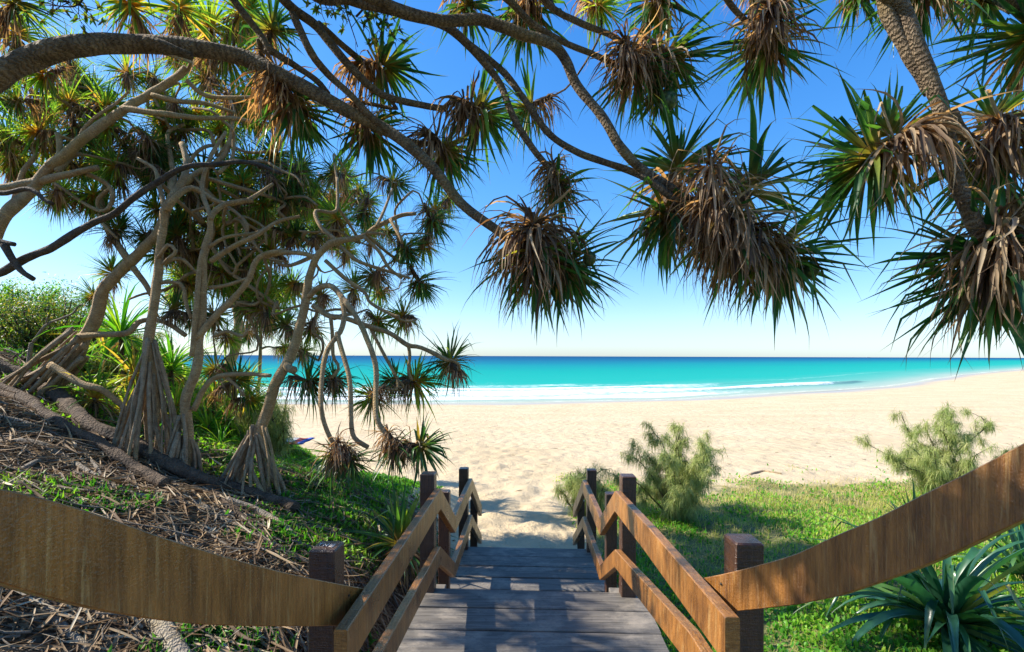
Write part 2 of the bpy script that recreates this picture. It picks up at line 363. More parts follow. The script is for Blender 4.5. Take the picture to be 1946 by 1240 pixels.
def sinhspace(a, b, c, n, k):
    """n samples a..b, dense round c"""
    t0 = math.asinh((a - c) / k); t1 = math.asinh((b - c) / k); return c + k * np.sinh(np.linspace(t0, t1, n))
gx = sinhspace(-6000, 9000, .5, 700, 4.0); gy = sinhspace(-200, 6500, 6.5, 760, 4.5)
X, Y = np.meshgrid(gx, gy, indexing='ij'); Z = ground(X, Y)
nx, ny = X.shape
i, j = np.meshgrid(np.arange(nx - 1), np.arange(ny - 1), indexing='ij')
Qg = np.stack([i * ny + j, (i + 1) * ny + j, (i + 1) * ny + j + 1, i * ny + j + 1], -1).reshape(-1, 4)
def sandmat():
    m, nt, out = new_mat('beach_sand')
    co = nt.nodes.new('ShaderNodeTexCoord'); ob = co.outputs['Object']
    g = attr(nt, 'g'); l = attr(nt, 'l'); wet = attr(nt, 'wet')
    n1 = noise(nt, ob, .35, 4); n2 = noise(nt, ob, 3.5, 5, .65); n3 = noise(nt, ob, 22, 4, .7)
    v = nt.nodes.new('ShaderNodeTexVoronoi'); v.feature = 'SMOOTH_F1'; v.inputs['Scale'].default_value = 2.6; nt.links.new(ob, v.inputs['Vector'])
    c = mix(nt, (.53, .405, .24), (.62, .49, .31), ramp(nt, n1, [(.3, (0, 0, 0)), (.7, (1, 1, 1))]))
    c = mix(nt, c, (.36, .26, .15), ramp(nt, n3, [(.58, (0, 0, 0)), (.72, (.6, .6, .6))]))  # dark speckles paint the shade of small dimples into the sand colour
    c = mix(nt, c, (.38, .35, .30), math_(nt, 'MULTIPLY', wet, .85))
    gn = math_(nt, 'ADD', g, math_(nt, 'MULTIPLY', math_(nt, 'SUBTRACT', n2, .5), .8))
    gc = mix(nt, (.10, .13, .04), (.26, .23, .09), ramp(nt, n3, [(.3, (0, 0, 0)), (.7, (1, 1, 1))]))
    c = mix(nt, c, gc, ramp(nt, gn, [(.35, (0, 0, 0)), (.6, (1, 1, 1))]))
    lc = mix(nt, (.09, .06, .04), (.24, .165, .10), ramp(nt, n3, [(.3, (0, 0, 0)), (.7, (1, 1, 1))]))
    c = mix(nt, c, lc, ramp(nt, math_(nt, 'ADD', l, math_(nt, 'MULTIPLY', math_(nt, 'SUBTRACT', n2, .5), .5)), [(.3, (0, 0, 0)), (.6, (1, 1, 1))]))
    h = math_(nt, 'ADD', math_(nt, 'MULTIPLY', v.outputs['Distance'], 1.2), math_(nt, 'ADD', n2, math_(nt, 'MULTIPLY', n3, .35)))
    ro = math_(nt, 'SUBTRACT', .95, math_(nt, 'MULTIPLY', wet, .6))
    st = math_(nt, 'SUBTRACT', 1, wet)
    b = nt.nodes.new('ShaderNodeBump'); b.inputs['Distance'].default_value = .09; nt.links.new(h, b.inputs['Height'])
    nt.links.new(math_(nt, 'MULTIPLY', st, .85), b.inputs['Strength'])
    principled(nt, out, c, ro, b.outputs['Normal'], .3); return m
wet = sstep(-7.5, -1.5, (Y - shore(X)) + 1.5 * vnoise(X * .07, Y * .2, seed=8))
me = mk_mesh('beach', np.stack([X, Y, Z], -1), Qg, mat=sandmat(), attrs={'g': green(X, Y), 'l': litterw(X, Y), 'wet': wet})
tag(link('ground', me), kind='structure')

def hit(px, py):
    """point of the ground seen at a pixel"""
    a = np.linspace(1.2, 60, 3000); p = np.array([at(px, py, 1.0) - [0, 0, EYE]])[0]
    P = p[None] * a[:, None]; z = P[:, 2] + EYE; g = ground(P[:, 0], P[:, 1])
    k = np.argmax(z < g); 
    if not (z < g).any(): k = len(a) - 1
    return np.array([P[k, 0], P[k, 1], g[k]])
def G(x, y): return float(ground(np.array([x]), np.array([y]))[0])

# ------------------------------------------------------------------ sea
sx = sinhspace(-30000, 30000, 20, 420, 40.0)
so = np.r_[np.linspace(-1.5, 45, 190), 45 + (np.geomspace(1, 30001, 150) - 1) + .5]
SX, SO = np.meshgrid(sx, so, indexing='ij'); SY = shore(SX) + 1.2 * vnoise(SX * .06, SX * 0, seed=3) * (SO < 60) * (1 - np.clip(SO / 60, 0, 1)) + SO
wv = .05 * fbm(SX * .12, SO * .5, 3, 2) * np.clip(SO / 6, 0, 1) * (SO < 400)
# breaking wave ridge, and the swash lines behind it
rx = SX; ctr = 12.5 + 2.0 * vnoise(rx * .04, rx * 0, seed=12); amp = .62 * sstep(30, 55, rx) * (1 - sstep(78, 90, rx)) + .25 * (1 - sstep(30, 55, rx))
ridge = amp * np.where(SO < ctr, np.exp(-((SO - ctr) / .9) ** 2), np.exp(-((SO - ctr) / 3.0) ** 2))
ctr2 = 27 + 3 * vnoise(rx * .03, rx * 0 + 5, seed=13); ridge2 = .28 * np.exp(-((SO - ctr2) / 2.2) ** 2) * (.5 + .5 * vnoise(rx * .05, rx * 0, seed=6)) 
SZ = -4.33 + wv + ridge + ridge2 + .03 * (SO < 0)
left_w = 1 - sstep(20, 58, rx)
nf = fbm(SX * .10, SO * .45, 4, 44)
foam = left_w * sstep(2.5, 5.5, SO + nf) * (1 - .35 * sstep(22, 34, SO)) * (1 - sstep(26, 46, SO + nf * 7)) * (.80 + .25 * np.sin(SO * .55 + 2.5 * vnoise(SX * .05, SO * .1, seed=77)))
foam = foam + sstep(.16, .42, ridge / .62 * (1 - .5 * sstep(70, 84, rx))) * (1 - sstep(64, 76, rx)) * sstep(12, 45, rx) * (SO < ctr + 1.2) + .35 * sstep(40, 70, rx) * (1 - sstep(120, 200, rx)) * np.exp(-((SO - ctr2 - 4) / 2.) ** 2)
foam = foam + .5 * np.exp(-((SO - .8 - .8 * nf) / .5) ** 2)
foam = np.clip(foam, 0, 1)
dep = np.log(np.maximum(SO, 0) + 1) / math.log(3000)
nx, ny = SX.shape
i, j = np.meshgrid(np.arange(nx - 1), np.arange(ny - 1), indexing='ij')
Qs = np.stack([i * ny + j, (i + 1) * ny + j, (i + 1) * ny + j + 1, i * ny + j + 1], -1).reshape(-1, 4)
def seamat():
    m, nt, out = new_mat('sea_water')
    co = nt.nodes.new('ShaderNodeTexCoord'); ob = co.outputs['Object']
    d = attr(nt, 'dep'); f = attr(nt, 'foam')
    big = noise(nt, mapping(nt, ob, (.012, .06, 1)), 1, 4, .6)
    dd = math_(nt, 'ADD', d, math_(nt, 'MULTIPLY', math_(nt, 'SUBTRACT', big, .5), .07))
    c = ramp(nt, dd, [(0, (.50, .52, .45)), (.24, (.32, .48, .44)), (.36, (.12, .44, .40)), (.48, (.01, .40, .36)), (.60, (0, .35, .33)), (.67, (0, .27, .32)), (.74, (0, .18, .30)), (.84, (0, .105, .25)), (1, (0, .07, .20))])
    fn = noise(nt, mapping(nt, ob, (.35, 1.6, 1)), 1.6, 7, .7, .6)
    ff = ramp(nt, math_(nt, 'ADD', math_(nt, 'MULTIPLY', f, .70), math_(nt, 'MULTIPLY', math_(nt, 'SUBTRACT', fn, .5), 1.7)), [(.26, (0, 0, 0)), (.62, (1, 1, 1))])
    c = mix(nt, mix(nt, c, (.86, .84, .76), 1.0, 'MULTIPLY'), (.86, .88, .88), ff)
    w1 = noise(nt, mapping(nt, ob, (.5, 1.4, 1)), 1.0, 6, .65); 
    nr = bump(nt, w1, .55, .25)
    p = nt.nodes.new('ShaderNodeBsdfDiffuse'); nt.links.new(c, p.inputs['Color']); nt.links.new(nr, p.inputs['Normal'])
    g = nt.nodes.new('ShaderNodeBsdfGlossy'); g.inputs['Roughness'].default_value = .25; nt.links.new(nr, g.inputs['Normal'])
    ms = nt.nodes.new('ShaderNodeMixShader')
    nt.links.new(math_(nt, 'MULTIPLY', math_(nt, 'SUBTRACT', 1, ff), .09), ms.inputs[0])
    nt.links.new(p.outputs[0], ms.inputs[1]); nt.links.new(g.outputs[0], ms.inputs[2]); nt.links.new(ms.outputs[0], out.inputs['Surface'])
    return m
me = mk_mesh('sea', np.stack([SX, SY, SZ], -1), Qs, mat=seamat(), attrs={'dep': dep, 'foam': foam})
tag(link('sea_water', me), kind='structure')

# ------------------------------------------------------------------ boardwalk in its own frame (d forward, l sideways)
AL = math.atan2(30, 900.)
def SP(l, d, z): return np.array([math.sin(AL) * d + math.cos(AL) * l, math.cos(AL) * d - math.sin(AL) * l, z])
def sweep(name, secs, mat, parent=None, ch=.004, attrs=None, flat=True):
    """timber with 4-corner sections (inner-top, outer-top, outer-bottom, inner-bottom), arrises chamfered"""
    S = np.array(secs, float); n = len(S); out = []
    for s in S:
        row = []
        for k in range(4):
            a, b, c = s[k - 1], s[k], s[(k + 1) % 4]
            row += [b + norm(a - b) * ch, b + norm(c - b) * ch]
        out.append(row)
    V = np.array(out); cen = S.mean(1); L = np.r_[0, np.cumsum(np.linalg.norm(np.diff(cen, axis=0), axis=1))]
    per = np.r_[0, np.cumsum(np.linalg.norm(np.diff(V[0], axis=0), axis=1)), 0]; per[-1] = per[-2] + ch * 1.4
    Vd = np.concatenate([V, V[:, :1]], 1).reshape(-1, 3); m = 9
    uv = np.stack([np.repeat(L, m), np.tile(per, n)], -1); uo = RNG.uniform(0, 9, 2); uv = uv + uo
    i, j = np.meshgrid(np.arange(n - 1), np.arange(8), indexing='ij')
    q = np.stack([i * m + j, i * m + j + 1, (i + 1) * m + j + 1, (i + 1) * m + j], -1).reshape(-1, 4)
    # end caps pushed 0: triangle fans
    V2 = np.vstack([Vd, V[0], V[0].mean(0)[None], V[-1], V[-1].mean(0)[None]]); o = len(Vd); 
    pr = lambda s: np.stack([s @ np.array([1, 1, 0]), s[:, 2]], -1)
    uv2 = np.vstack([uv, pr(V[0]), pr(V[0].mean(0)[None]), pr(V[-1]), pr(V[-1].mean(0)[None])])
    j = np.arange(8)
    t = np.vstack([np.stack([o + (j + 1) % 8, o + j, np.full(8, o + 8)], -1), np.stack([o + 9 + j, o + 9 + (j + 1) % 8, np.full(8, o + 17)], -1)])
    me = mk_mesh(name, V2, q, t, mat, uv=uv2, smooth=False, attrs={k: np.full(len(V2), v) for k, v in (attrs or {}).items()})
    return link(name, me, parent)
def vbox(name, l, d, z0, z1, w, mat, parent, bev=.006):
    h = w / 2
    secs = [[SP(l - h, d - h, z), SP(l + h, d - h, z), SP(l + h, d + h, z), SP(l - h, d + h, z)] for z in (z0, z1 - bev)]
    b = bev; secs.append([SP(l - h + b, d - h + b, z1), SP(l + h - b, d - h + b, z1), SP(l + h - b, d + h - b, z1), SP(l - h + b, d + h - b, z1)])
    return sweep(name, secs, mat, parent, ch=.005)
bw = empty('boardwalk_stairs', (0, 0, 0), 'weathered grey timber boardwalk and steps going down to the sand', 'stairs')
def board(d0, d1, z, l0, l1, th=.045):
    j = RNG.uniform(-.012, .012, 2)
    secs = []
    for l in np.linspace(l0 + j[0], l1 + j[1], 6):
        s = .0025 * math.sin(l * 2.2 + d0 * 7)
        secs.append([SP(l, d1, z + s), SP(l, d0, z + s), SP(l, d0, z - th + s), SP(l, d1, z - th + s)])
    return sweep('deck_board', secs, M['deck'], bw, ch=.006, attrs={'r': RNG.random()})
d = 3.36
while d > -1.0:
    wd = .236; board(d - wd, d, RNG.uniform(-.002, .002), -.79, .80); d -= wd + .014
for k, z in enumerate((-.157, -.314)): board(3.37 + .29 * k, 3.37 + .29 * (k + 1), z, -.70, .70)
d = 5.27
while d > 4.0:
    wd = .228; board(d - wd, d, -.47 + RNG.uniform(-.002, .002), -.755, .76); d -= wd + .014
for k in range(3): board(5.29 + .29 * k, 5.29 + .29 * (k + 1) - .01, -.47 - .145 * (k + 1), -.70, .70)
for s in (-1, 1):
    sweep('stringer', [[SP(s * .70, dd, z), SP(s * .745, dd, z), SP(s * .745, dd, z - .2), SP(s * .70, dd, z - .2)] for dd, z in ((3.30, -.055), (3.45, -.055), (4.05, -.50), (5.2, -.52))], M['post'], bw)
    sweep('stringer', [[SP(s * .705, dd, z), SP(s * .745, dd, z), SP(s * .745, dd, z - .22), SP(s * .705, dd, z - .22)] for dd, z in ((5.2, -.53), (6.25, -1.0))], M['post'], bw)
    sweep('bearer', [[SP(s * .70, dd, -.052), SP(s * .755, dd, -.052), SP(s * .755, dd, -.24), SP(s * .70, dd, -.24)] for dd in (-1, 3.29)], M['post'], bw)
    # little stair block end showing at the top of the first flight
    sweep('cleat', [[SP(s * l, dd, z) for l, z in ((.60, .012 - .05), (.74, .012 - .05), (.74, -.10), (.60, -.10))] for dd in (3.38, 3.50)], M['deck'], bw, attrs={'r': .9})

def railing(s, label):
    root = empty('timber_railing', tuple(SP(s * .7, 1.7, G(s * .7, 1.7))), label, 'railing', 'timber railings beside the steps')
    base = np.array(root.location)
    li, lo = s * .605, s * .65
    def rail(nm, pts, h=.145):
        secs = []
        for dd, z in pts: secs.append([SP(li, dd, z), SP(lo, dd, z), SP(lo, dd, z - h), SP(li, dd, z - h)])
        return sweep(nm, secs, M['timber'], root)
    zn = .735 if s < 0 else .865
    za, zb, zc, zd = .73, .31, .31, -.33
    d0 = 1.575 if s < 0 else 1.465
    m0 = (.33 + (.10 if s < 0 else .30))
    g = .0
    # upper rail, four lengths meeting in vertical mitres
    top = [[(d0, zn), (2.4, zn + (za - zn) * .45), (3.30, za)], [(3.30, za), (3.98, zb)], [(3.98, zb), (5.2, zc)], [(5.2, zc), (6.3, zd)]]
    mid = [[(.6, m0 + .06), (1.8, m0), (3.30, .325)], [(3.30, .325), (3.98, -.085)], [(3.98, -.085), (5.2, -.09)], [(5.2, -.09), (6.3, -.72)]]
    for seg in top:
        rail('handrail', [(a + (.0015 if k == 0 else -.0015 if k == len(seg) - 1 else 0), b) for k, (a, b) in enumerate(seg)])
    for seg in mid: rail('middle_rail', [(a + (.0015 if k == 0 else -.0015 if k == len(seg) - 1 else 0), b) for k, (a, b) in enumerate(seg)], .125)
    lp = s * .702
    vbox('post', s * .805, 1.88 if s < 0 else 1.79, G(s * .8, 1.8) - .3, .895 if s < 0 else .985, .104, M['post'], root)
    for dd, zt, ww in ((3.34, .83, .1), (4.0, .515, .09), (5.22, .42, .1), (6.22, -.22, .09)):
        vbox('post', lp, dd, -1.5, zt, ww, M['post'], root)
    # the bent plank that climbs past the camera
    if s < 0:
        top_p = [(-260, 905), (-130, 912), (0, 929), (75, 945), (150, 966), (225, 991), (300, 1018), (375, 1042), (450, 1064), (520, 1083), (590, 1099), (650, 1111), (712, 1122)]
        bot_p = [(-260, 1010), (-130, 1062), (0, 1108), (75, 1131), (150, 1151), (225, 1167), (300, 1179), (375, 1187), (450, 1190), (520, 1191), (590, 1191), (650, 1190), (712, 1183)]
        dep_ = lambda x: .9726 / ((1003 - x) / 900 + .1613)
    else:
        top_p = [(1317, 1102), (1375, 1091), (1446, 1073), (1514, 1052), (1592, 1016), (1663, 986), (1751, 941), (1835, 900), (1946, 842), (2080, 770), (2250, 690)]
        bot_p = [(1317, 1166), (1375, 1165), (1446, 1158), (1514, 1150), (1592, 1134), (1663, 1110), (1751, 1078), (1835, 1040), (1946, 988), (2080, 925), (2250, 850)]
        dep_ = lambda x: 1.333 / ((x - 1003) / 900 + .370)
    tp = catmull([[*p, 0] for p in top_p], 40)[:, :2]; bp = catmull([[*p, 0] for p in bot_p], 40)[:, :2]
    bp = np.stack([tp[:, 0], np.interp(tp[:, 0], *(np.array(bot_p, float).T))], -1)
    secs = []
    P1 = np.array([at(a[0], a[1], dep_(a[0])) for a in tp]); P2 = np.array([at(a[0], a[1], dep_(a[0])) for a in bp])
    Tn = np.gradient(P1, axis=0); Tn[:, 2] = 0; Tn = norm(Tn); outw = np.stack([-Tn[:, 1], Tn[:, 0], 0 * Tn[:, 0]], -1)
    if (outw[20] @ np.array([s, 0.3, 0])) < 0: outw = -outw
    for a, b, o in zip(P1, P2, outw): secs.append([a, a + o * .043, b + o * .043, b])
    # smooth the bottom edge
    pl = sweep('curved_plank', secs, M['timber'], root, ch=.003)
    # two nail heads
    for (px, py) in (((663, 1132), (661, 1170)) if s < 0 else ((1370, 1110), (1369, 1142))):
        c = at(px, py, dep_(px) - .003); dirn = norm(outw[-3 if s < 0 else 2]); 
        tube('nail', [c - dirn * .002, c + dirn * .012], [.0045, .0045], M['bark_dark'], 8, pl, rough=0)
    for ch in list(root.children): ch.location = Vector(-base)
    return root
RL = railing(-1, 'brown timber railing on the left side of the steps, its near post scratched with letters')
RR = railing(1, 'brown timber railing on the right side of the steps, its near post plain')
# scratched writing on the near left post top
def scratch():
    m, nt, out = new_mat('scratched_wood'); principled(nt, out, (.62, .55, .50), .7)
    L = {'T': [[(0, 1), (.8, 1)], [(.4, 1), (.4, 0)]], 'N': [[(0, 0), (0, 1)], [(0, 1), (.7, 0)], [(.7, 0), (.7, 1)]], 'B': [[(0, 0), (0, 1)], [(0, 1), (.85, 1)], [(.85, 1), (.85, 0)], [(.85, 0), (0, 0)], [(.15, .5), (.7, .5)]]}
    parts = []; x = 0
    for ch in 'TNB':
        for a, b in L[ch]:
            p = [SP(-.805 - .036 + (x + q[0]) * .020 + RNG.normal(0, .0008), 1.88 - .006 + q[1] * .024 - (x * .004) + RNG.normal(0, .0008), .8965) for q in (a, b)]
            parts.append(tube_arrays(np.array(p), [.0018, .0014], 5, rough=0))
        x += 1.25
    V, q, t, uv = join_arrays(parts); base = np.array(RL.location)
    link('scratched_letters', mk_mesh('scratched_letters', V - base, q, t, m, uv=uv), RL)
scratch()

# ------------------------------------------------------------------ pandanus heads
def head_mesh(tag_, R, axis, nlive, ndead, nseg, wl=.07, seed=0, live='leaf', skirt=1.0, fold=.35, collar=.42):
    rng = np.random.default_rng(seed); a = norm(np.array(axis, float))
    ref = np.array([0, 0, 1.]) if abs(a[2]) < .9 else np.array([1., 0, 0]); e1 = norm(np.cross(a, ref)); e2 = np.cross(a, e1)
    def dirs(th, ph): return np.cos(th)[:, None] * a + np.sin(th)[:, None] * (np.cos(ph)[:, None] * e1 + np.sin(ph)[:, None] * e2)
    n = nlive; u = (np.arange(n) + .5) / n; th = np.radians(8 + 100 * u ** .8) + rng.normal(0, .12, n); ph = np.arange(n) * 2.39996 + rng.normal(0, .25, n)
    D = dirs(th, ph); B = a * (.18 * R * (1 - u))[:, None] + D * (.035 * R)
    L = R * rng.uniform(.62, 1.25, n) * (.75 + .35 * np.sin(u * 2.6)); Wd = R * wl * rng.uniform(.65, 1.15, n)
    r = np.clip(rng.random(n) * .75 + (u > .85) * rng.random(n) * .5, 0, 1)
    V, Q, at_ = strips(B, D, L, Wd, .02 + .38 * u + rng.random(n) ** 2 * .8, nseg, fold, r, kink=.3, curl=.22, rng=rng)
    me1 = mk_mesh(tag_ + '_leaves', V, Q, mat=M[live], attrs=at_)
    n = ndead
    if not n: return me1, None
    u = rng.random(n); th = np.radians(80 + 75 * u) + rng.normal(0, .2, n); ph = rng.random(n) * 2 * math.pi
    D = dirs(th, ph); B = -a * (collar * R * u ** 1.1 - .02 * R)[:, None] + D * (.05 * R); D = D + np.array([0, 0, -.55])
    L = R * rng.uniform(.4, 1.0, n) * skirt; Wd = R * .6 * wl * rng.uniform(.3, 1.05, n)
    V, Q, at_ = strips(B, D, L, Wd, rng.uniform(1.0, 5, n), nseg, fold * 1.3, None, kink=.3, curl=.8, wave=.11, rng=rng)
    # rough fibrous neck under the skirt
    P = np.array([-a * R * .5, -a * R * .25, a * R * .05]); tv, tq, tt, tuv = tube_arrays(P, np.array([.05, .085, .05]) * R, 8, rough=.2, freq=20, seed=seed)
    k = len(V); V = np.vstack([V, tv]); Q = np.vstack([Q, tq + k])
    at_ = {'r': np.r_[at_['r'], np.full(len(tv), .3)], 't': np.r_[at_['t'], np.full(len(tv), .4)]}
    me2 = mk_mesh(tag_ + '_skirt', V, Q, tt + k, mat=M['dead'], attrs=at_)
    return me1, me2
VAR = []   # unit size variants by tilt of the axis
for k, (tilt, lv) in enumerate([(10, 'leaf_far'), (30, 'leaf_far'), (35, 'leaf'), (60, 'leaf_far'), (65, 'leaf'), (85, 'leaf_far'), (90, 'leaf_far'), (105, 'leaf'), (125, 'leaf_far'), (150, 'leaf')]):
    t = math.radians(tilt)
    VAR.append((tilt, head_mesh('rosette', 1.0, (math.sin(t), 0, math.cos(t)), 84, 84, 4, .066, 100 + k, lv)))

def add_head(tree, P, axis, R, near=False, seed=0, live='leaf', nl=95, nd=80, skirt=1.0, collar=.42):
    base = np.array(tree.location)
    if near:
        me1, me2 = head_mesh('rosette', R, axis, int(nl * .72), int(nd * 1.9), 7, .085, seed, live, skirt, collar=collar)
        o = link('leaf_rosette', me1, tree, Vector(P - base))
        s = link('dead_leaf_skirt', me2, o) if me2 else None
    else:
        tilt = math.degrees(math.acos(np.clip(axis[2] / np.linalg.norm(axis), -1, 1)))
        c = sorted(range(len(VAR)), key=lambda k: abs(VAR[k][0] - tilt) + RNG.random() * 18)[0]
        o = link('leaf_rosette', VAR[c][1][0], tree, Vector(P - base)); az = math.atan2(axis[1], axis[0]); o.rotation_euler = (0, 0, az)
        o.scale = (R, R, R)
        s = link('dead_leaf_skirt', VAR[c][1][1], o)
    return o

def fruit(tree, P, r):
    """knobbly green pandanus fruit"""
    bm = bmesh.new(); bmesh.ops.create_icosphere(bm, subdivisions=4, radius=r); 
    for v in bm.verts:
        p = np.array(v.co) / r * 6; n = float(abs(vnoise(p[0:1] * 1.3, p[1:2] * 1.3, p[2:3] * 1.3, seed=4)[0])); v.co *= .92 + .16 * n; v.co.z *= 1.12
    me = bpy.data.meshes.new('fruit'); bm.to_mesh(me); bm.free()
    if 'fruit' not in M:
        m, nt, out = new_mat('green_fruit'); co = nt.nodes.new('ShaderNodeTexCoord'); v = nt.nodes.new('ShaderNodeTexVoronoi'); v.inputs['Scale'].default_value = 32; nt.links.new(co.outputs['Object'], v.inputs['Vector'])
        principled(nt, out, ramp(nt, v.outputs['Distance'], [(0, (.14, .18, .04)), (.6, (.03, .06, .02))]), .5, bump(nt, v.outputs['Distance'], -.8, .02)); M['fruit'] = m
    me.materials.append(M['fruit'])
    for p in me.polygons: p.use_smooth = True
    return link('fruit', me, tree, Vector(P - np.array(tree.location)))

class Tree:
    def __init__(s, base, label, mat='bark', group='screw pines beside the steps'):
        s.base = np.array(base, float); s.root = empty('pandanus_tree', tuple(s.base), label, 'tree', group)
        s.mat = M[mat]; s.samples = []; s.nb = 0; s.k = .70 if base[1] > 3 else .74
    def branch(s, pts, r0, r1, name='branch', sides=12, n=None, mat=None, rough=.07, px=True, grow=True):
        P = np.array([p[0] if isinstance(p[0], np.ndarray) else (at(*p) if px else p) for p in pts], float)
        n = n or max(10, int(np.sum(np.linalg.norm(np.diff(P, axis=0), axis=1)) / .05)); n = min(n, 160)
        C = catmull(P, n); dm = np.median(P[:, 1]) if px else 1
        if px: r0, r1 = s.k * r0 * abs(P[-1, 1]) / F, s.k * r1 * abs(P[-1, 1]) / F
        R = np.linspace(r0, r1, n); s.nb += 1
        C2 = C + .75 * R[:, None] * np.stack([vnoise(np.arange(n) * .13, np.arange(n) * 0 + k * 9, seed=s.nb + k) for k in range(3)], -1)
        tube(name, C2, R, mat or s.mat, sides, s.root, s.base, rough=rough, seed=s.nb)
        if grow:
            for a, b, r in list(zip(C2, np.gradient(C2, axis=0), R))[n // 5::3]: s.samples.append((a, norm(b), r))
        return C2
    def twig(s, P, axis, R, rmax=None):
        """curved twig from the nearest branch to a head"""
        A = np.array([q[0] for q in s.samples]); dd = np.linalg.norm(A - P, axis=1) + .25 * np.maximum(A[:, 2] - P[2], 0)
        k = int(np.argmin(dd)); a, t, r = s.samples[k]; L = np.linalg.norm(P - a)
        if L < .03: return
        w = min(r * .75, rmax or .035 * max(R, .3)); w = max(w, .010)
        e = P - axis * R * .22
        m1 = a + t * L * .25 + (e - a) * .15 + RNG.normal(0, .05, 3) * L; m2 = e - axis * L * .3 + RNG.normal(0, .04, 3) * L
        C = catmull([a, m1, m2, e, P], max(8, int(L / .07)))
        tube('branch', C, np.linspace(w * 1.1, w * .85, len(C)), s.mat, 7, s.root, s.base, rough=.06, seed=k)
        for q, tq in list(zip(C, np.gradient(C, axis=0)))[::4]: s.samples.append((q, norm(tq), w))
    def head(s, px, py, rp, d, axis=None, near=False, twig=True, **k):
        P = at(px, py, d); R = rp * d / F * (1.12 if near else 1.18)
        if axis is None:
            A = np.array([q[0] for q in s.samples]); q = A[int(np.argmin(np.linalg.norm(A - P, axis=1)))]
            axis = norm(norm(P - q) * .8 + np.array([RNG.normal(0, .45), RNG.normal(.15, .45), RNG.normal(.2, .45)]))
        axis = norm(np.array(axis, float))
        if twig: s.twig(P, axis, R)
        return add_head(s.root, P, axis, R, near, seed=int(px * 7 + py), **k)
    def roots(s, top, Rt, spread, n, thick=.014, lean=(0, 0), hgt=None, zspan=.35):
        top = np.array(top, float)
        for k in range(n):
            a = k / n * 2 * math.pi + RNG.normal(0, .12); rr = spread * RNG.uniform(.55, 1.08)
            st = top + np.array([math.cos(a) * Rt, math.sin(a) * Rt, RNG.uniform(-.6, .25) * zspan])
            ex = top[0] + lean[0] + math.cos(a) * rr; ey = top[1] + lean[1] + math.sin(a) * rr; ez = G(ex, ey) - .04
            mid = st * .55 + np.array([ex, ey, ez]) * .45 + RNG.normal(0, .018, 3); 
            low = st * .15 + np.array([ex, ey, ez]) * .85 + RNG.normal(0, .02, 3)
            mid = mid + RNG.normal(0, .018, 3); C = catmull([st, mid, low, [ex, ey, ez]], 14); w = thick * RNG.uniform(.5, 1.45)
            tube('prop_root', C, np.linspace(w, w * 1.15, 14), M['root'], 7, s.root, s.base, rough=.12, seed=k)

Wp = lambda x, y, z: (np.array([x, y, z], float),)

# --- foreground limb arching across from the left
tA = Tree((-3.9, .9, G(-3.9, .9)), 'large screw pine whose thick limb arches over the top left to a shaggy hanging head', 'bark')
cA = tA.branch([Wp(-3.9, .9, G(-3.9, .9) - .1), Wp(-4.0, 1.5, 1.6), Wp(-4.05, 2.3, 2.6), (-90, 190, 3.0), (0, 135, 3.0), (60, 105, 3.05), (130, 86, 3.1), (200, 80, 3.2), (290, 84, 3.3), (390, 92, 3.4), (470, 108, 3.5), (540, 140, 3.5), (620, 185, 3.55), (700, 232, 3.6), (760, 268, 3.6), (815, 315, 3.6), (880, 385, 3.6), (945, 442, 3.55), (985, 470, 3.5)], 37, 11, 'trunk', 18, 150, rough=.05)
tA.branch([(280, 90, 3.28), (330, 100, 3.3), (372, 112, 3.35)], 15, 10, 'branch_stub', 12)
tA.branch([(715, 245, 3.6), (760, 262, 3.75), (800, 272, 3.9), (815, 272, 4.0)], 8, 6)
tA.head(1022, 478, 128, 3.5, (.22, .3, -.9), True, False, nl=105, nd=170, skirt=1.3, collar=.35)
tA.head(1068, 498, 108, 3.65, (.7, .3, -.5), True, False, nl=110, nd=60, skirt=1.0)
tA.head(838, 283, 92, 4.0, (.5, .7, -.35), True, False, nl=85, nd=55)
fruit(tA.root, at(1120, 492, 3.5), .05)

for x, y, z in ((-3.7, 2.6, 3.1), (-4.2, 3.3, 3.6), (-3.9, 2.9, 3.95), (-4.6, 3.8, 3.9), (-3.5, 2.1, 2.9), (-4.5, 2.6, 3.4)):  # unseen heads left of the view, added to dapple the deck with shade
    P_ = np.array([x, y, z]); tA.twig(P_, norm(np.array([-.2, .3, .8])), .5); add_head(tA.root, P_, norm(np.array([RNG.normal(0, .4), .3, .6])), .5)
# --- big tree whose branches come in over the top
tB = Tree((-3.3, .5, G(-3.3, .5)), 'screw pine overhead with long curving branches that sweep down through the middle of the sky', 'bark')
J = Wp(-1.9, 2.3, 4.6)
tB.branch([Wp(-3.3, .5, -.1), Wp(-3.2, .9, 1.8), Wp(-2.7, 1.5, 3.6), J], 24, 20, 'trunk', 16, grow=False)
tB.branch([J, (560, -60, 3.0), (680, -18, 3.2), (760, 10, 3.3), (850, 28, 3.4), (930, 48, 3.5), (990, 66, 3.5), (1060, 105, 3.5), (1105, 180, 3.5), (1160, 250, 3.5), (1205, 310, 3.5), (1260, 355, 3.5), (1330, 400, 3.5), (1400, 430, 3.4)], 17, 11, sides=16, n=130)
tB.branch([J, (560, -30, 3.1), (660, 0, 3.35), (760, 25, 3.5), (840, 50, 3.6), (885, 85, 3.6), (940, 150, 3.7), (970, 210, 3.7), (1010, 275, 3.7), (1045, 330, 3.7)], 15, 8, sides=14)
tB.branch([(868, 66, 3.6), (920, 105, 3.7), (960, 140, 3.7), (1000, 190, 3.7), (1045, 250, 3.7), (1110, 292, 3.65), (1190, 322, 3.6), (1240, 350, 3.5), (1300, 395, 3.45), (1370, 440, 3.4)], 9.5, 9, sides=12)
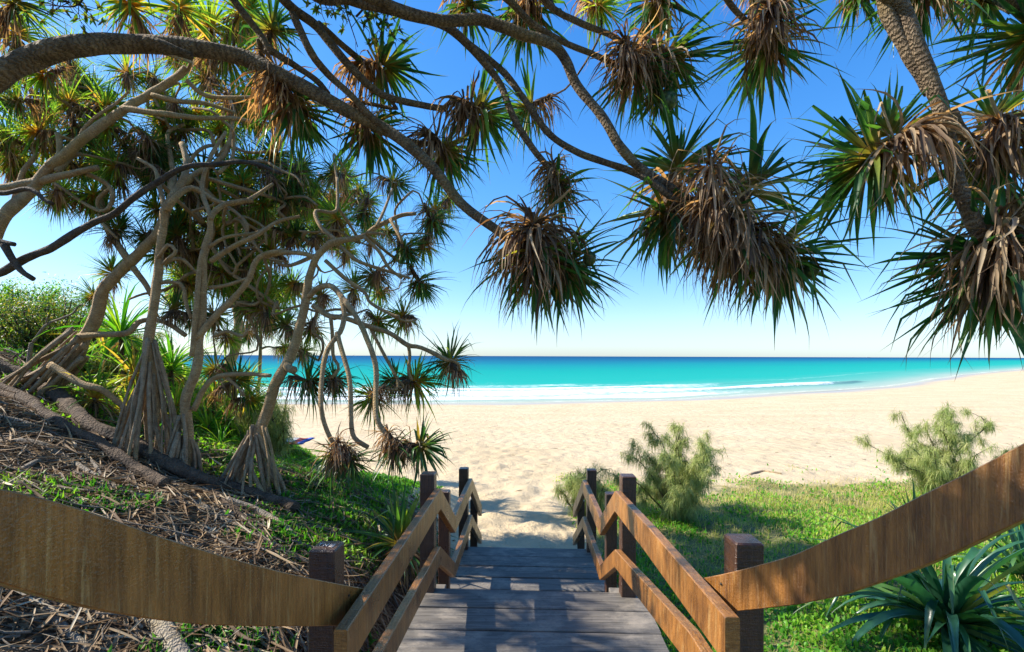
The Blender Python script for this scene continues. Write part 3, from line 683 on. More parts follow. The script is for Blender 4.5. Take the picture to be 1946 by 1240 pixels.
tB.branch([J, (440, -110, 3.1), (525, -15, 3.3), (560, 22, 3.4), (600, 50, 3.5), (625, 80, 3.5), (660, 125, 3.5), (700, 165, 3.6), (740, 190, 3.7), (800, 205, 3.8), (850, 211, 3.85)], 13, 7.5, sides=12)
tB.branch([(560, 25, 3.4), (572, 60, 3.4), (590, 105, 3.4), (622, 145, 3.5), (665, 180, 3.5), (705, 220, 3.55), (740, 250, 3.6)], 9.5, 7.5)
tB.branch([J, (380, -120, 3.2), (440, -10, 3.4), (485, 60, 3.5), (510, 95, 3.5), (560, 125, 3.6), (600, 152, 3.6), (625, 180, 3.6)], 10, 7.5)
tB.branch([(492, 75, 3.5), (500, 115, 3.6), (520, 160, 3.7), (540, 185, 3.7)], 7.5, 6)
tB.branch([(600, 45, 3.5), (640, 78, 3.7), (670, 102, 3.8), (690, 118, 3.9)], 8, 8)
tB.branch([J, (700, -160, 3.0), (880, -60, 3.2), (960, -5, 3.4), (1010, 43, 3.5), (1070, 78, 3.6), (1120, 98, 3.7), (1165, 117, 3.7)], 11, 7)
tB.branch([(880, -60, 3.2), (1000, -40, 3.4), (1050, 18, 3.6), (1095, 42, 3.7), (1150, 62, 3.8), (1195, 88, 3.8)], 9, 7)
tB.branch([(1000, -42, 3.4), (1180, -110, 3.5), (1330, -90, 3.6), (1375, -10, 3.7), (1400, 22, 3.8), (1432, 52, 3.8)], 9, 7)
H = tB.head
H(1365, 412, 112, 3.45, (.3, .4, -.7), True, False, nl=75, nd=120, skirt=1.25, collar=.8)
H(1468, 478, 135, 3.45, (.8, .25, -.5), True, False, nl=115, nd=170, skirt=1.1, collar=1.0)
H(1400, 455, 120, 3.35, (.5, -.1, -.85), True, False, nl=20, nd=120, skirt=1.4, collar=.6)
H(1265, 400, 120, 3.7, (-.25, -.3, -.85), True, True, nl=80, nd=70, skirt=1.1)
H(1285, 330, 125, 3.9, (.25, .2, .92), True, True, nl=75, nd=30)
H(1420, 370, 135, 3.75, (.55, .1, .8), True, True, nl=60, nd=20)
H(1060, 350, 80, 3.72, (.25, -.1, -.95), True, False, nl=60, nd=110, skirt=1.05)
H(905, 212, 98, 3.9, (.65, .55, -.1), True, False, nl=95, nd=60)
H(720, 125, 95, 3.95, (.75, .3, .15), True, False, nl=95, nd=55)
H(700, 240, 92, 3.9, (.35, .5, -.6), True, True, nl=85, nd=50)
H(555, 195, 105, 3.75, (.3, .6, -.6), True, False, nl=85, nd=120, skirt=1.1)
H(515, 60, 75, 4.2, (.2, .1, .9), True, True, nl=80, nd=40)
H(1205, 128, 95, 3.75, (.5, .6, -.5), True, False, nl=85, nd=130, skirt=1.1)
H(1265, 105, 105, 3.85, (.8, .5, -.15), True, False, nl=95, nd=90)
H(1250, 175, 75, 3.95, (.2, -.2, -.95), True, True, nl=60, nd=40)
H(1455, 75, 120, 3.85, (.25, .8, -.45), True, False, nl=100, nd=110)
H(1250, -5, 90, 3.9, (.2, .7, -.6), True, True, nl=80, nd=80)
H(1000, 15, 95, 3.9, (-.1, .7, -.6), True, True, nl=85, nd=90)
H(885, 5, 75, 4.1, (.3, -.2, -.9), True, True, nl=70, nd=40)
H(1130, 10, 60, 4.3, (.5, -.3, -.5), False, True)
H(1010, 200, 70, 4.8, (-.6, .2, -.3), False, True)
H(1460, -30, 100, 3.9, (.1, -.4, -.7), True, True, nl=80, nd=60)
fruit(tB.root, at(1270, 192, 3.75), .07); fruit(tB.root, at(1540, 513, 3.45), .06); fruit(tB.root, at(567, 167, 3.6), .055)

for x, y, z, r in ((-1.9, 2.0, 4.3, .55), (-1.3, 2.3, 4.7, .55), (-2.4, 2.6, 5.2, .6), (-.7, 2.0, 4.2, .5), (-1.0, 3.0, 4.9, .55), (-.2, 2.7, 4.6, .5), (-1.7, 3.3, 5.6, .6), (-2.9, 2.4, 4.4, .55), (.5, 2.6, 4.6, .5), (-2.3, 1.5, 3.75, .5), (-2.9, 1.7, 4.3, .5), (-2.0, 1.15, 3.4, .42), (-2.7, 1.0, 4.0, .45), (-2.5, 2.0, 4.2, .45), (-1.5, 1.45, 3.42, .38), (-1.25, 1.2, 3.15, .3), (-1.75, 1.7, 3.75, .38), (-1.15, .95, 3.2, .32), (-1.0, 1.6, 3.6, .3), (-2.7, 3.6, 5.4, .55)):  # heads above the view, added to throw leaf shadows on right plank and deck
    P_ = np.array([x, y, z]); tB.twig(P_, norm(np.array([.3, .3, .8])), r); add_head(tB.root, P_, norm(np.array([RNG.normal(0, .4), .3, .6])), r)
# --- right hand tree
tC = Tree((4.4, .9, G(4.4, .9)), 'screw pine at the right edge, thick trunk hanging down between broad shaggy leaf heads', 'bark')
tC.branch([Wp(4.4, .9, G(4.4, .9) - .1), Wp(4.3, 1.1, 2.0), Wp(3.9, 1.7, 4.2), Wp(3.1, 2.6, 4.9), (1690, -70, 3.1), (1712, 10, 3.2), (1735, 75, 3.2), (1768, 150, 3.2), (1792, 210, 3.2), (1806, 290, 3.2), (1818, 350, 3.2), (1845, 420, 3.2), (1870, 462, 3.2)], 24, 17, 'trunk', 18, 120, rough=.05)
tC.branch([(1660, -80, 3.25), (1675, 5, 3.25), (1690, 45, 3.25), (1722, 95, 3.23), (1752, 135, 3.21), (1775, 175, 3.2)], 17, 15, sides=14)
tC.branch([(1788, 218, 3.2), (1765, 222, 3.25), (1742, 240, 3.3), (1715, 262, 3.3)], 16, 13)
tC.branch([(1795, 205, 3.2), (1820, 238, 3.25), (1845, 262, 3.3)], 15, 13)
tC.branch([(1700, -50, 3.15), (1780, -90, 3.2), (1860, -60, 3.4), (1930, 20, 3.6), (1965, 60, 3.7)], 11, 9)
H = tC.head
H(1668, 292, 150, 3.35, (-.5, .7, -.35), True, False, nl=125, nd=75)
H(1700, 262, 110, 3.4, (-.5, .1, .8), True, False, nl=50, nd=0)
H(1885, 288, 140, 3.4, (.4, .7, -.45), True, False, nl=110, nd=95, skirt=1.0)
H(1885, 235, 110, 3.5, (.5, .2, .8), True, True, nl=50, nd=0)
H(1895, 512, 165, 3.25, (.15, .3, -.9), True, False, nl=90, nd=190, skirt=1.25)
H(1880, 490, 165, 3.35, (-.75, -.1, .1), True, False, nl=80, nd=10)
H(1965, 75, 150, 3.7, (-.5, -.55, .1), True, False, nl=110, nd=40)
H(1760, -40, 120, 3.6, (.1, .7, -.5), True, True, nl=100, nd=70)
H(1860, -10, 90, 3.9, (.1, -.4, -.7), True, True, nl=70, nd=40)
H(1630, -20, 80, 4.0, (-.2, -.3, -.8), True, True, nl=60, nd=40)
H(1955, 400, 110, 3.7, (.6, .1, -.4), True, True, nl=80, nd=60)

# --- left grove
tD = Tree((-5.6, 4.4, G(-5.6, 4.4)), 'screw pine standing at the left edge, smooth slanting limbs crossing under the arched branch', 'bark_far')
tD.branch([Wp(-5.6, 4.4, G(-5.6, 4.4) - .1), (-70, 560, 5.0), (0, 442, 5.1), (50, 372, 5.2), (90, 315, 5.2), (125, 290, 5.2), (190, 238, 5.2), (235, 208, 5.2), (285, 180, 5.3), (330, 152, 5.3), (358, 130, 5.3)], 19, 9, 'trunk', 14)
tD.branch([(235, 212, 5.2), (300, 218, 5.2), (360, 222, 5.3), (440, 225, 5.4), (480, 232, 5.5)], 8, 5)
tD.branch([(290, 180, 5.3), (340, 192, 5.3), (390, 196, 5.4), (445, 212, 5.5)], 7, 4)
tD.branch([(352, 150, 5.3), (390, 180, 5.4), (470, 183, 5.5), (500, 180, 5.6)], 6, 4)
tD.branch([(-40, 372, 5.0), (0, 362, 5.1), (60, 345, 5.2), (130, 330, 5.2), (190, 320, 5.3)], 14, 7)
tD.branch([(95, 315, 5.2), (112, 300, 5.2), (110, 275, 5.2), (106, 255, 5.2)], 9, 6, 'branch_stub')
tD.branch([(100, 325, 5.2), (140, 300, 5.3), (158, 296, 5.3)], 8, 5)
tD.branch([(-30, 440, 5.4), (20, 400, 5.4), (50, 330, 5.5), (70, 295, 5.6), (40, 260, 5.7)], 8, 4)
tD.branch([(160, 330, 5.3), (200, 350, 5.4), (212, 375, 5.4), (195, 402, 5.4), (150, 380, 5.5), (105, 350, 5.5)], 6, 4)
tE = Tree((-6.2, 4.9, G(-6.2, 4.9)), 'dark leafless limb leaning in from the left edge below the pale branches', 'bark_dark')
tE.branch([Wp(-6.2, 4.9, G(-6.2, 4.9) - .1), (-60, 545, 5.0), (0, 520, 4.9), (45, 497, 4.9), (110, 468, 4.9), (170, 425, 4.9), (215, 405, 4.9), (250, 375, 4.9), (300, 345, 5.0), (350, 318, 5.0), (410, 312, 5.1), (470, 308, 5.2), (535, 330, 5.2)], 13, 5, 'trunk', 12, mat=M['bark_dark'])
tE.branch([(-30, 455, 4.8), (5, 462, 4.8), (32, 466, 4.8)], 10, 6, 'branch_stub', mat=M['bark_dark'])
tE.branch([(10, 462, 4.8), (25, 492, 4.8), (42, 515, 4.8), (64, 530, 4.8)], 10, 6, 'branch_stub', mat=M['bark_dark'])
tE.branch([(-40, 350, 4.9), (0, 365, 4.9), (50, 357, 4.9), (85, 378, 4.9), (100, 385, 4.9)], 7, 5, mat=M['bark_dark'])
tF = Tree(tuple(hit(105, 742)), 'leaning screw pine on the left dune, prop roots splayed back along the slope', 'bark_far')
pF = at(150, 640, 5.6)
tF.branch([(132, 652, 5.6), (160, 625, 5.6), (185, 580, 5.6), (215, 535, 5.6), (255, 490, 5.6), (295, 445, 5.6), (318, 400, 5.6), (330, 372, 5.6), (335, 340, 5.7)], 17, 9, 'trunk', 14)
tF.branch([(245, 500, 5.6), (225, 465, 5.6), (207, 430, 5.6), (195, 395, 5.6), (205, 340, 5.7)], 9, 7)
tF.branch([(150, 636, 5.6), (180, 635, 5.6), (240, 632, 5.6), (265, 608, 5.7), (300, 608, 5.8), (350, 640, 5.8)], 8, 6)
tF.branch([(250, 505, 5.6), (270, 535, 5.6), (283, 560, 5.6)], 8, 6)
tF.branch([(330, 372, 5.6), (370, 330, 5.7), (420, 300, 5.8), (440, 260, 5.9), (445, 200, 6.0)], 8, 4)
tF.branch([(335, 345, 5.7), (320, 290, 5.8), (318, 250, 5.9), (350, 235, 6.0)], 7, 4)
tF.branch([(335, 350, 5.7), (380, 290, 5.8), (410, 280, 6.0), (415, 300, 6.0), (435, 270, 6.0)], 5, 4)
tF.roots(pF, .08, .30, 26, .020, lean=(-.75, .1), zspan=.45)
tG = Tree(tuple(hit(278, 868)), 'straight screw pine standing on a tall narrow cone of stilt roots', 'bark_far')
bG = hit(278, 868); dG = bG[1]
tG.branch([(284, 800, dG), (286, 700, dG), (287, 655, dG), (287, 600, dG), (294, 540, dG), (300, 490, dG), (312, 430, dG), (318, 400, dG), (345, 350, dG + .1), (355, 310, dG + .2), (345, 270, dG + .3)], 13, 7, 'trunk', 14)
tG.branch([(318, 405, dG), (335, 380, dG), (370, 360, dG + .1), (420, 385, dG + .2), (470, 380, dG + .3), (520, 350, dG + .4)], 8, 4)
tG.branch([(300, 490, dG), (320, 465, dG - .1), (335, 478, dG - .1), (322, 490, dG - .1), (310, 500, dG)], 5, 4)
tG.branch([(305, 500, dG), (340, 490, dG + .1), (372, 520, dG + .2)], 5, 4)
tG.branch([(300, 540, dG), (330, 538, dG), (345, 545, dG), (352, 580, dG), (362, 605, dG)], 5, 4)
tG.branch([(315, 395, dG), (300, 350, dG + .1), (290, 320, dG + .2), (260, 300, dG + .3)], 6, 4)
tG.roots(at(285, 665, dG), .045, .33, 26, .015, zspan=.5)
tH = Tree(tuple(hit(345, 895)), 'forked screw pine with a rough knotted base between the two root cones', 'bark_far')
bH = hit(345, 895); dH = bH[1]
tH.branch([(338, 905, dH), (350, 850, dH), (356, 790, dH), (362, 740, dH), (370, 700, dH), (375, 640, dH), (382, 590, dH), (388, 540, dH), (394, 480, dH), (400, 440, dH), (402, 410, dH), (430, 385, dH + .1), (480, 378, dH + .2)], 14, 6, 'trunk', 14, rough=.12)
tH.branch([(366, 680, dH), (376, 600, dH - .05), (380, 520, dH - .05), (386, 478, dH - .05)], 7.5, 6, 'branch_stub')
tH.branch([(372, 640, dH), (410, 600, dH), (440, 570, dH), (470, 530, dH), (490, 490, dH), (540, 478, dH + .1)], 9, 6)
tH.branch([(396, 545, dH), (430, 540, dH), (478, 525, dH)], 5, 4)
tH.branch([(399, 500, dH), (440, 470, dH), (490, 445, dH), (530, 420, dH + .1), (570, 412, dH + .2)], 7, 4)
tH.branch([(398, 470, dH), (430, 452, dH), (480, 445, dH + .1), (500, 435, dH + .2)], 5, 3)
tH.branch([(362, 780, dH), (385, 745, dH), (420, 718, dH), (470, 713, dH - .1), (515, 714, dH - .2)], 8, 5)
tH.branch([(430, 720, dH), (455, 738, dH), (465, 752, dH)], 4, 3)
tH.branch([(403, 640, dH), (430, 630, dH), (460, 640, dH), (470, 625, dH)], 5, 4)
tH.branch([(402, 420, dH), (385, 360, dH + .1), (400, 300, dH + .2), (430, 250, dH + .3)], 6, 4)
tH.roots(at(350, 800, dH), .05, .18, 14, .018, zspan=.5)
tI = Tree(tuple(hit(468, 928)), 'screw pine right of the grove on a stout root cone, branches drooping toward the beach', 'bark_far')
bI = hit(468, 928); dI = bI[1]
tI.branch([(478, 860, dI), (490, 808, dI), (512, 765, dI), (535, 718, dI), (553, 665, dI), (568, 615, dI), (580, 565, dI), (592, 520, dI), (605, 490, dI), (625, 468, dI), (640, 458, dI), (690, 448, dI + .1), (715, 430, dI + .1), (760, 408, dI + .2), (790, 405, dI + .2)], 16, 5, 'trunk', 14)
tI.branch([(600, 495, dI), (580, 486, dI), (540, 482, dI), (505, 490, dI)], 7, 5)
tI.branch([(545, 690, dI), (552, 700, dI - .1), (560, 702, dI - .2)], 12, 9, 'branch_stub')
tI.branch([(585, 560, dI), (600, 545, dI - .1), (625, 542, dI - .2), (650, 565, dI - .3), (665, 580, dI - .4), (685, 612, dI - .5), (700, 645, dI - .6), (712, 690, dI - .7), (716, 760, dI - .8), (718, 800, dI - .9), (735, 830, dI - .9), (748, 850, dI - .9)], 9.5, 6.5)
tI.branch([(648, 565, dI - .3), (652, 600, dI - .4), (645, 630, dI - .5), (622, 665, dI - .6), (612, 720, dI - .7), (612, 780, dI - .8), (625, 825, dI - .8), (640, 852, dI - .8)], 7.5, 6)
tI.branch([(643, 632, dI - .5), (652, 680, dI - .6), (663, 730, dI - .7), (665, 790, dI - .8), (672, 830, dI - .8), (700, 850, dI - .8)], 7, 6)
tI.branch([(590, 580, dI), (625, 602, dI), (660, 608, dI), (700, 622, dI), (745, 636, dI), (775, 655, dI), (800, 660, dI), (835, 680, dI), (850, 688, dI)], 7.5, 6)
tI.branch([(776, 655, dI), (780, 680, dI), (778, 705, dI), (785, 722, dI)], 5, 4)
tI.branch([(700, 622, dI), (715, 650, dI), (735, 685, dI), (755, 720, dI)], 5, 4)
tI.branch([(628, 605, dI), (632, 640, dI), (635, 680, dI), (645, 700, dI), (632, 720, dI)], 5, 4)
tI.branch([(690, 450, dI), (720, 478, dI), (740, 510, dI), (765, 530, dI + .1)], 5, 4)
tI.branch([(645, 470, dI), (680, 498, dI), (730, 515, dI + .1), (780, 530, dI + .1)], 5, 4)
tI.branch([(620, 495, dI), (660, 530, dI), (695, 555, dI), (705, 575, dI), (745, 598, dI), (760, 602, dI)], 6, 4)
tI.branch([(640, 455, dI), (610, 430, dI + .1), (600, 400, dI + .2), (640, 400, dI + .3), (640, 340, dI + .5)], 5, 4)
tI.branch([(715, 430, dI), (730, 400, dI + .2), (745, 360, dI + .4)], 4, 3)
tI.branch([(742, 415, dI + .1), (760, 450, dI), (765, 465, dI)], 5, 4)
tI.branch([(698, 446, dI), (720, 444, dI), (733, 446, dI)], 4, 3.5, 'branch_stub')
tI.roots(at(482, 820, dI), .05, .36, 30, .018, zspan=.3)
for k, (a, b, c, dd) in enumerate([(505, 815, 525, 930), (498, 810, 510, 925)]):
    tI.branch([(a, b, dI - .05), ((a + c) / 2 + 5, (b + dd) / 2, dI - .1), (c, dd, dI - .15)], 4, 3.5, 'prop_root', grow=False)

def squiggle(T_, n, x0, x1, y0, y1, d0, d1):
    for _ in range(n):
        x, y, dd = RNG.uniform(x0, x1), RNG.uniform(y0, y1), RNG.uniform(d0, d1); p = [(x, y, dd)]; a = RNG.random() * 6.28
        for k in range(RNG.integers(3, 6)):
            a += RNG.normal(0, .6); st = RNG.uniform(22, 42); x += math.cos(a) * st; y += math.sin(a) * st * .8; dd += RNG.normal(0, .08); p.append((x, y, dd))
        A = np.array([q[0] for q in T_.samples]); q0 = at(*p[0]); k = int(np.argmin(np.linalg.norm(A - q0, axis=1))); p = [(T_.samples[k][0],)] + p
        T_.branch(p, RNG.uniform(3.8, 6), 3, sides=8)
squiggle(tG, 9, 320, 520, 290, 560, 5.5, 6.1); squiggle(tH, 10, 340, 540, 370, 600, 5.6, 6.2); squiggle(tD, 5, 40, 330, 150, 380, 5.3, 5.9); squiggle(tF, 6, 230, 500, 180, 420, 5.7, 6.3); squiggle(tI, 6, 500, 760, 380, 620, 5.6, 6.2)
# hand placed heads of the grove
for t, L in {
 'I': [(640, 420, 52, 5.9), (820, 415, 52, 6), (768, 468, 50, 5.7), (808, 462, 42, 5.9), (712, 522, 50, 5.7), (795, 533, 52, 5.8), (768, 602, 46, 5.7), (716, 608, 44, 5.8), (672, 552, 42, 5.9), (612, 563, 42, 6), (592, 622, 46, 5.9), (584, 724, 58, 5.2), (635, 722, 52, 5.3), (712, 752, 56, 5), (785, 726, 62, 5.6), (752, 722, 45, 5.7), (858, 690, 62, 5.6), (640, 330, 42, 6.6), (745, 345, 45, 6.3), (828, 402, 40, 6.4), (692, 400, 42, 6.3), (575, 668, 36, 6), (545, 620, 40, 6.1), (600, 450, 44, 6.2), (560, 540, 40, 6.2), (705, 455, 35, 6), (850, 380, 38, 6.5), (560, 452, 42, 6.2)],
 'F': [(222, 440, 46, 5.6), (278, 447, 40, 5.8), (180, 562, 36, 5.9), (212, 522, 40, 5.7), (222, 330, 50, 5.8), (200, 395, 40, 5.8), (290, 335, 42, 6), (310, 235, 50, 6.1), (350, 250, 45, 6.2), (440, 195, 58, 6), (395, 150, 62, 6.2), (400, 60, 70, 6), (430, 110, 65, 6.1), (380, 95, 50, 6.3), (460, 30, 70, 6), (465, 200, 50, 6.3)],
 'D': [(33, 190, 52, 5.3), (90, 140, 52, 5.2), (30, 70, 60, 5), (135, 195, 50, 5.6), (195, 203, 50, 5.7), (75, 250, 55, 5.6), (145, 242, 50, 5.6), (22, 262, 42, 5.6), (85, 280, 42, 5.8), (20, 315, 42, 5.7), (110, 372, 42, 5.8), (285, 270, 46, 5.7), (210, 245, 42, 5.7), (170, 385, 42, 5.8), (60, 330, 42, 6), (250, 15, 88, 4.6), (25, 10, 75, 4.4), (340, 20, 70, 5), (150, 320, 45, 6), (130, 100, 40, 5.8), (330, 200, 40, 5.9), (290, 150, 35, 6)],
 'H': [(405, 440, 50, 6.3), (350, 425, 50, 6.2), (440, 470, 50, 6.3), (372, 480, 50, 6.4), (480, 432, 50, 6.2), (420, 520, 50, 6.3), (355, 540, 50, 6.3), (470, 500, 50, 6.4), (505, 590, 55, 6.2), (497, 558, 45, 6.3), (405, 600, 45, 6.3), (470, 585, 45, 6.4), (410, 700, 45, 6.2), (445, 725, 50, 6.2), (470, 760, 45, 6.3), (430, 640, 38, 6.4), (520, 480, 45, 6.3), (540, 440, 45, 6.3), (440, 330, 45, 6.4), (480, 310, 50, 6.3), (520, 300, 48, 6.4), (420, 250, 45, 6.4), (400, 370, 48, 6.4), (450, 395, 45, 6.4)],
 'G': [(330, 590, 45, 5.9), (362, 600, 42, 6), (310, 480, 45, 5.9), (335, 450, 48, 6), (460, 350, 50, 6), (520, 345, 50, 6), (560, 330, 46, 6.2), (380, 330, 48, 6), (300, 400, 42, 6), (260, 290, 42, 6), (360, 380, 42, 6), (500, 395, 45, 6.1), (550, 380, 45, 6.2), (590, 385, 42, 6.4)]}.items():
    T_ = {'I': tI, 'F': tF, 'D': tD, 'H': tH, 'G': tG}[t]
    for (x, y, r, dd) in L: T_.head(x, y, r, dd, near=False)
for (x, y, r, ax) in [(638, 862, 62, (-.2, .3, -.75)), (665, 872, 52, (.3, .2, -.9)), (748, 846, 62, (.3, .3, -.75)), (795, 848, 66, (.85, .1, -.15))]:
    tI.head(x, y, r, dI - .85, ax, True, True, nl=90, nd=60, skirt=1.0)
# denser random fill of the brown canopy mass
def fill(T_, n, x0, x1, y0, y1, d0, d1, r0=38, r1=52):
    for _ in range(n): T_.head(RNG.uniform(x0, x1), RNG.uniform(y0, y1), RNG.uniform(r0, r1), RNG.uniform(d0, d1))
fill(tD, 14, 0, 330, 120, 400, 5.6, 6.4, 40, 52); fill(tF, 8, 150, 330, 180, 420, 5.9, 6.6, 38, 50)
fill(tF, 12, 330, 500, 20, 260, 6.3, 7.2); fill(tG, 10, 320, 580, 300, 430, 6.3, 7.2); fill(tH, 16, 330, 520, 400, 560, 6.4, 7.2); fill(tD, 8, 0, 220, 130, 330, 6, 6.8, 34, 46)
fill(tI, 7, 560, 760, 330, 560, 6.6, 7.4, 32, 42)

tJ = Tree((at(430, 0, 8.8)[0], 8.8, G(at(430, 0, 8.8)[0], 8.8)), 'tall screw pine at the back of the grove, mostly hidden, filling the brown canopy', 'bark_far')  # back pine added to shade the sand by the steps and thicken the canopy
tJ.branch([Wp(tJ.base[0], 8.8, tJ.base[2] - .1), (440, 690, 8.8), (450, 600, 8.8), (440, 500, 8.8), (450, 400, 8.8), (430, 330, 8.8)], 14, 6, 'trunk')
tJ.branch([(445, 560, 8.8), (400, 500, 8.7), (370, 450, 8.6), (360, 400, 8.6)], 8, 4); tJ.branch([(445, 480, 8.8), (490, 430, 8.8), (540, 400, 8.9), (560, 360, 8.9)], 8, 4)
fill(tJ, 14, 325, 560, 330, 590, 8.0, 9.4, 34, 48); fill(tJ, 10, 560, 700, 330, 480, 8.0, 9.2, 30, 40)
# ------------------------------------------------------------------ understory plants
def tuft(name, P, R, n, label, cat, mat, wl=.06, th=(5, 85), droop=(.4, 1.6), group=None, nseg=6, stem=0, dead=0):
    root = empty(name, tuple(P), label, cat, group)
    a = RNG.random(n); t = np.radians(th[0] + (th[1] - th[0]) * a); ph = np.arange(n) * 2.4 + RNG.normal(0, .2, n)
    D = np.stack([np.sin(t) * np.cos(ph), np.sin(t) * np.sin(ph), np.cos(t)], -1); B = D * .03 + np.array([0, 0, stem])
    L = R * RNG.uniform(.7, 1.15, n)
    V, Q, A = strips(B, D, L, L * wl * RNG.uniform(.8, 1.2, n), RNG.uniform(*droop, n), nseg, .3, None, kink=.3, curl=.12)
    link('leaves', mk_mesh('leaves', V, Q, mat=M[mat], attrs=A), root)
    h = stem + .05
    tube('stem', [[0, 0, -.1], [0.01, 0, h * .5], [0, 0, h]], [.035, .03, .03], M['bark'], 8, root)
    if dead:
        t = np.radians(RNG.uniform(80, 130, dead)); ph = RNG.random(dead) * 6.28
        D = np.stack([np.sin(t) * np.cos(ph), np.sin(t) * np.sin(ph), np.cos(t)], -1)
        L = R * RNG.uniform(.5, .9, dead); V, Q, A = strips(D * .03 + np.array([0, 0, stem * .9]), D, L, L * wl, RNG.uniform(1, 4, dead), 5, .35, None, kink=.4, curl=.4)
        link('dead_leaves', mk_mesh('dead_leaves', V, Q, mat=M['dead'], attrs=A), root)
    return root
P = hit(1800, 1215); tuft('strap_leaf_plant', P, 1.35, 95, 'blue green strap leaved plant arching low under the right curved plank', 'plant', 'plant', .066, (10, 85), (.7, 2.4), nseg=9, stem=.12, dead=14)
P = hit(1945, 1110); tuft('strap_leaf_plant', P, .95, 50, 'smaller strap leaved plant at the right picture edge behind the plank', 'plant', 'plant', .06, (10, 75), (.6, 2.0), nseg=8, stem=.1)
P = hit(1740, 1010); tuft('strap_leaf_plant', P, .75, 22, 'young spiky plant with few upright leaves in front of the right feathery bush', 'plant', 'leaf', .06, (8, 50), (.3, 1.2), nseg=8)
P = hit(760, 1100); tuft('young_screw_pine', P, .6, 55, 'young spiky screw pine with brown collar touching the left railing', 'plant', 'leaf', .07, (5, 100), (.2, 1.3), nseg=8, stem=.34, dead=50)
us = [(230, 640, 6.6, .85), (205, 700, 7.0, .8), (255, 720, 6.3, .7), (325, 705, 7.2, .8), (335, 775, 6.6, .55), (405, 760, 7.0, .6), (435, 800, 6.8, .5), (180, 760, 5.6, .55), (240, 790, 5.9, .45), (395, 830, 6.4, .5), (470, 730, 7.6, .5), (440, 775, 7.4, .5), (150, 700, 7.0, .7), (500, 810, 7.4, .28), (110, 690, 7.6, .6), (420, 860, 6.0, .4), (330, 850, 6.2, .4), (350, 740, 8.0, .8)]
USL = ['tallest strappy shrub, behind the trunk of the leaning pine', 'strappy shrub below the pale limb of the leaning pine', 'strappy shrub touching the left flank of the narrow root cone', 'strappy shrub standing just right of the narrow root cone top',
       'small strappy shrub between the narrow root cone and the forked trunk', 'strappy shrub immediately right of the forked trunk', 'small strappy shrub left of the stout root cone, under its trunk', 'low strappy tuft on the slope above the dark log, left of the narrow cone',
       'low strappy tuft at the left foot of the narrow root cone', 'low strappy tuft at the right foot of the forked trunk', 'strappy shrub behind the stout cone pine, sea behind it', 'bushy strappy tuft left of the slanting trunk, halfway down',
       'strappy shrub under the splayed roots of the leaning pine', 'smallest strappy tuft just right of the stout root cone', 'strappy shrub on the crest behind the splayed roots', 'tiny strappy tuft against the left side of the stout root cone',
       'tiny strappy tuft between the feet of the narrow cone and forked trunk', 'distant strappy shrub seen behind the forked trunk']
assert len(USL) == len(us)
for k, (x, y, dd, R) in enumerate(us):
    p = at(x, y, dd); gz = G(p[0], p[1]); st = max(.05, p[2] - gz)
    tuft('strappy_shrub', np.array([p[0], p[1], gz]), R, 60 if k < 12 else 45, USL[k], 'shrub', 'leaf_far' if k % 3 else 'lush', .05, (5, 110), (.5, 1.8), 'strappy shrubs under the left grove', 5, stem=st, dead=12)

# leafy round shrub at the far left, and twig tree with small leaves at the top
def leafy(name, P, R, n, size, label, cat, mat, zs=1.0, nst=14):
    root = empty(name, tuple(P), label, cat)
    parts = []; tips = []
    for k in range(nst):
        a = RNG.random() * 6.28; e = RNG.uniform(.3, 1.4); dr = np.array([math.cos(a) * math.cos(e), math.sin(a) * math.cos(e), math.sin(e) * zs])
        C = catmull([[0, 0, 0], dr * R * .4 + RNG.normal(0, .06, 3), dr * R * .9 + RNG.normal(0, .08, 3)], 8); parts.append(tube_arrays(C, np.linspace(.022, .008, 8), 5)); tips += list(C[3:])
    V, q, t, uv = join_arrays(parts); link('stems', mk_mesh('stems', V, q, t, M['bark_dark'], uv=uv), root)
    tips = np.array(tips); c = tips[RNG.integers(0, len(tips), n)] + RNG.normal(0, .10 * R, (n, 3)); c[:, 2] = np.abs(c[:, 2])
    D = RNG.normal(0, 1, (n, 3)); L = size * RNG.uniform(.6, 1.3, n)
    V, Q, A = strips(c, D, L, L * .4, np.full(n, .4), 3, .2, None); link('foliage', mk_mesh('foliage', V, Q, mat=M[mat], attrs=A), root)
p = hit(20, 690); leafy('leafy_shrub', p + [-.7, 1.3, -.35], 1.35, 24000, .045, 'rounded dark green shrub on the dune crest at the far left edge', 'shrub', 'leaf', 1.1, 60)
p = at(60, 660, 8.2); p[2] = G(p[0], p[1]); leafy('leafy_shrub', p, .95, 9000, .05, 'smaller bright green shrub leaning out beside the rounded dark one', 'shrub', 'lush', 1.0, 16)

def twiggy(P0, spots, label):
    root = empty('twiggy_branch', tuple(P0), label, 'branch'); parts = []; c = []
    for (x, y, dd) in spots:
        e = at(x, y, dd); s0 = P0 + RNG.normal(0, .12, 3)
        C = catmull([s0, (s0 + e) / 2 + RNG.normal(0, .08, 3), e], 14); parts.append(tube_arrays(C - P0, np.linspace(.009, .003, 14), 5))
        for _ in range(10):
            b = C[RNG.integers(5, 14)]; q = b + RNG.normal(0, .10, 3); parts.append(tube_arrays(catmull([b, (b + q) / 2 + RNG.normal(0, .02, 3), q], 6) - P0, np.linspace(.003, .0015, 6), 4))
            for _ in range(7): c.append(q - P0)
    V, q, t, uv = join_arrays(parts); link('twigs', mk_mesh('twigs', V, q, t, M['bark_dark'], uv=uv), root)
    c = np.array(c); n = len(c); L = RNG.uniform(.035, .06, n)
    V, Q, A = strips(c, RNG.normal(0, 1, (n, 3)), L, L * .42, np.full(n, .3), 4, .15, None); link('foliage', mk_mesh('foliage', V, Q, mat=M['leaf'], attrs=A), root)
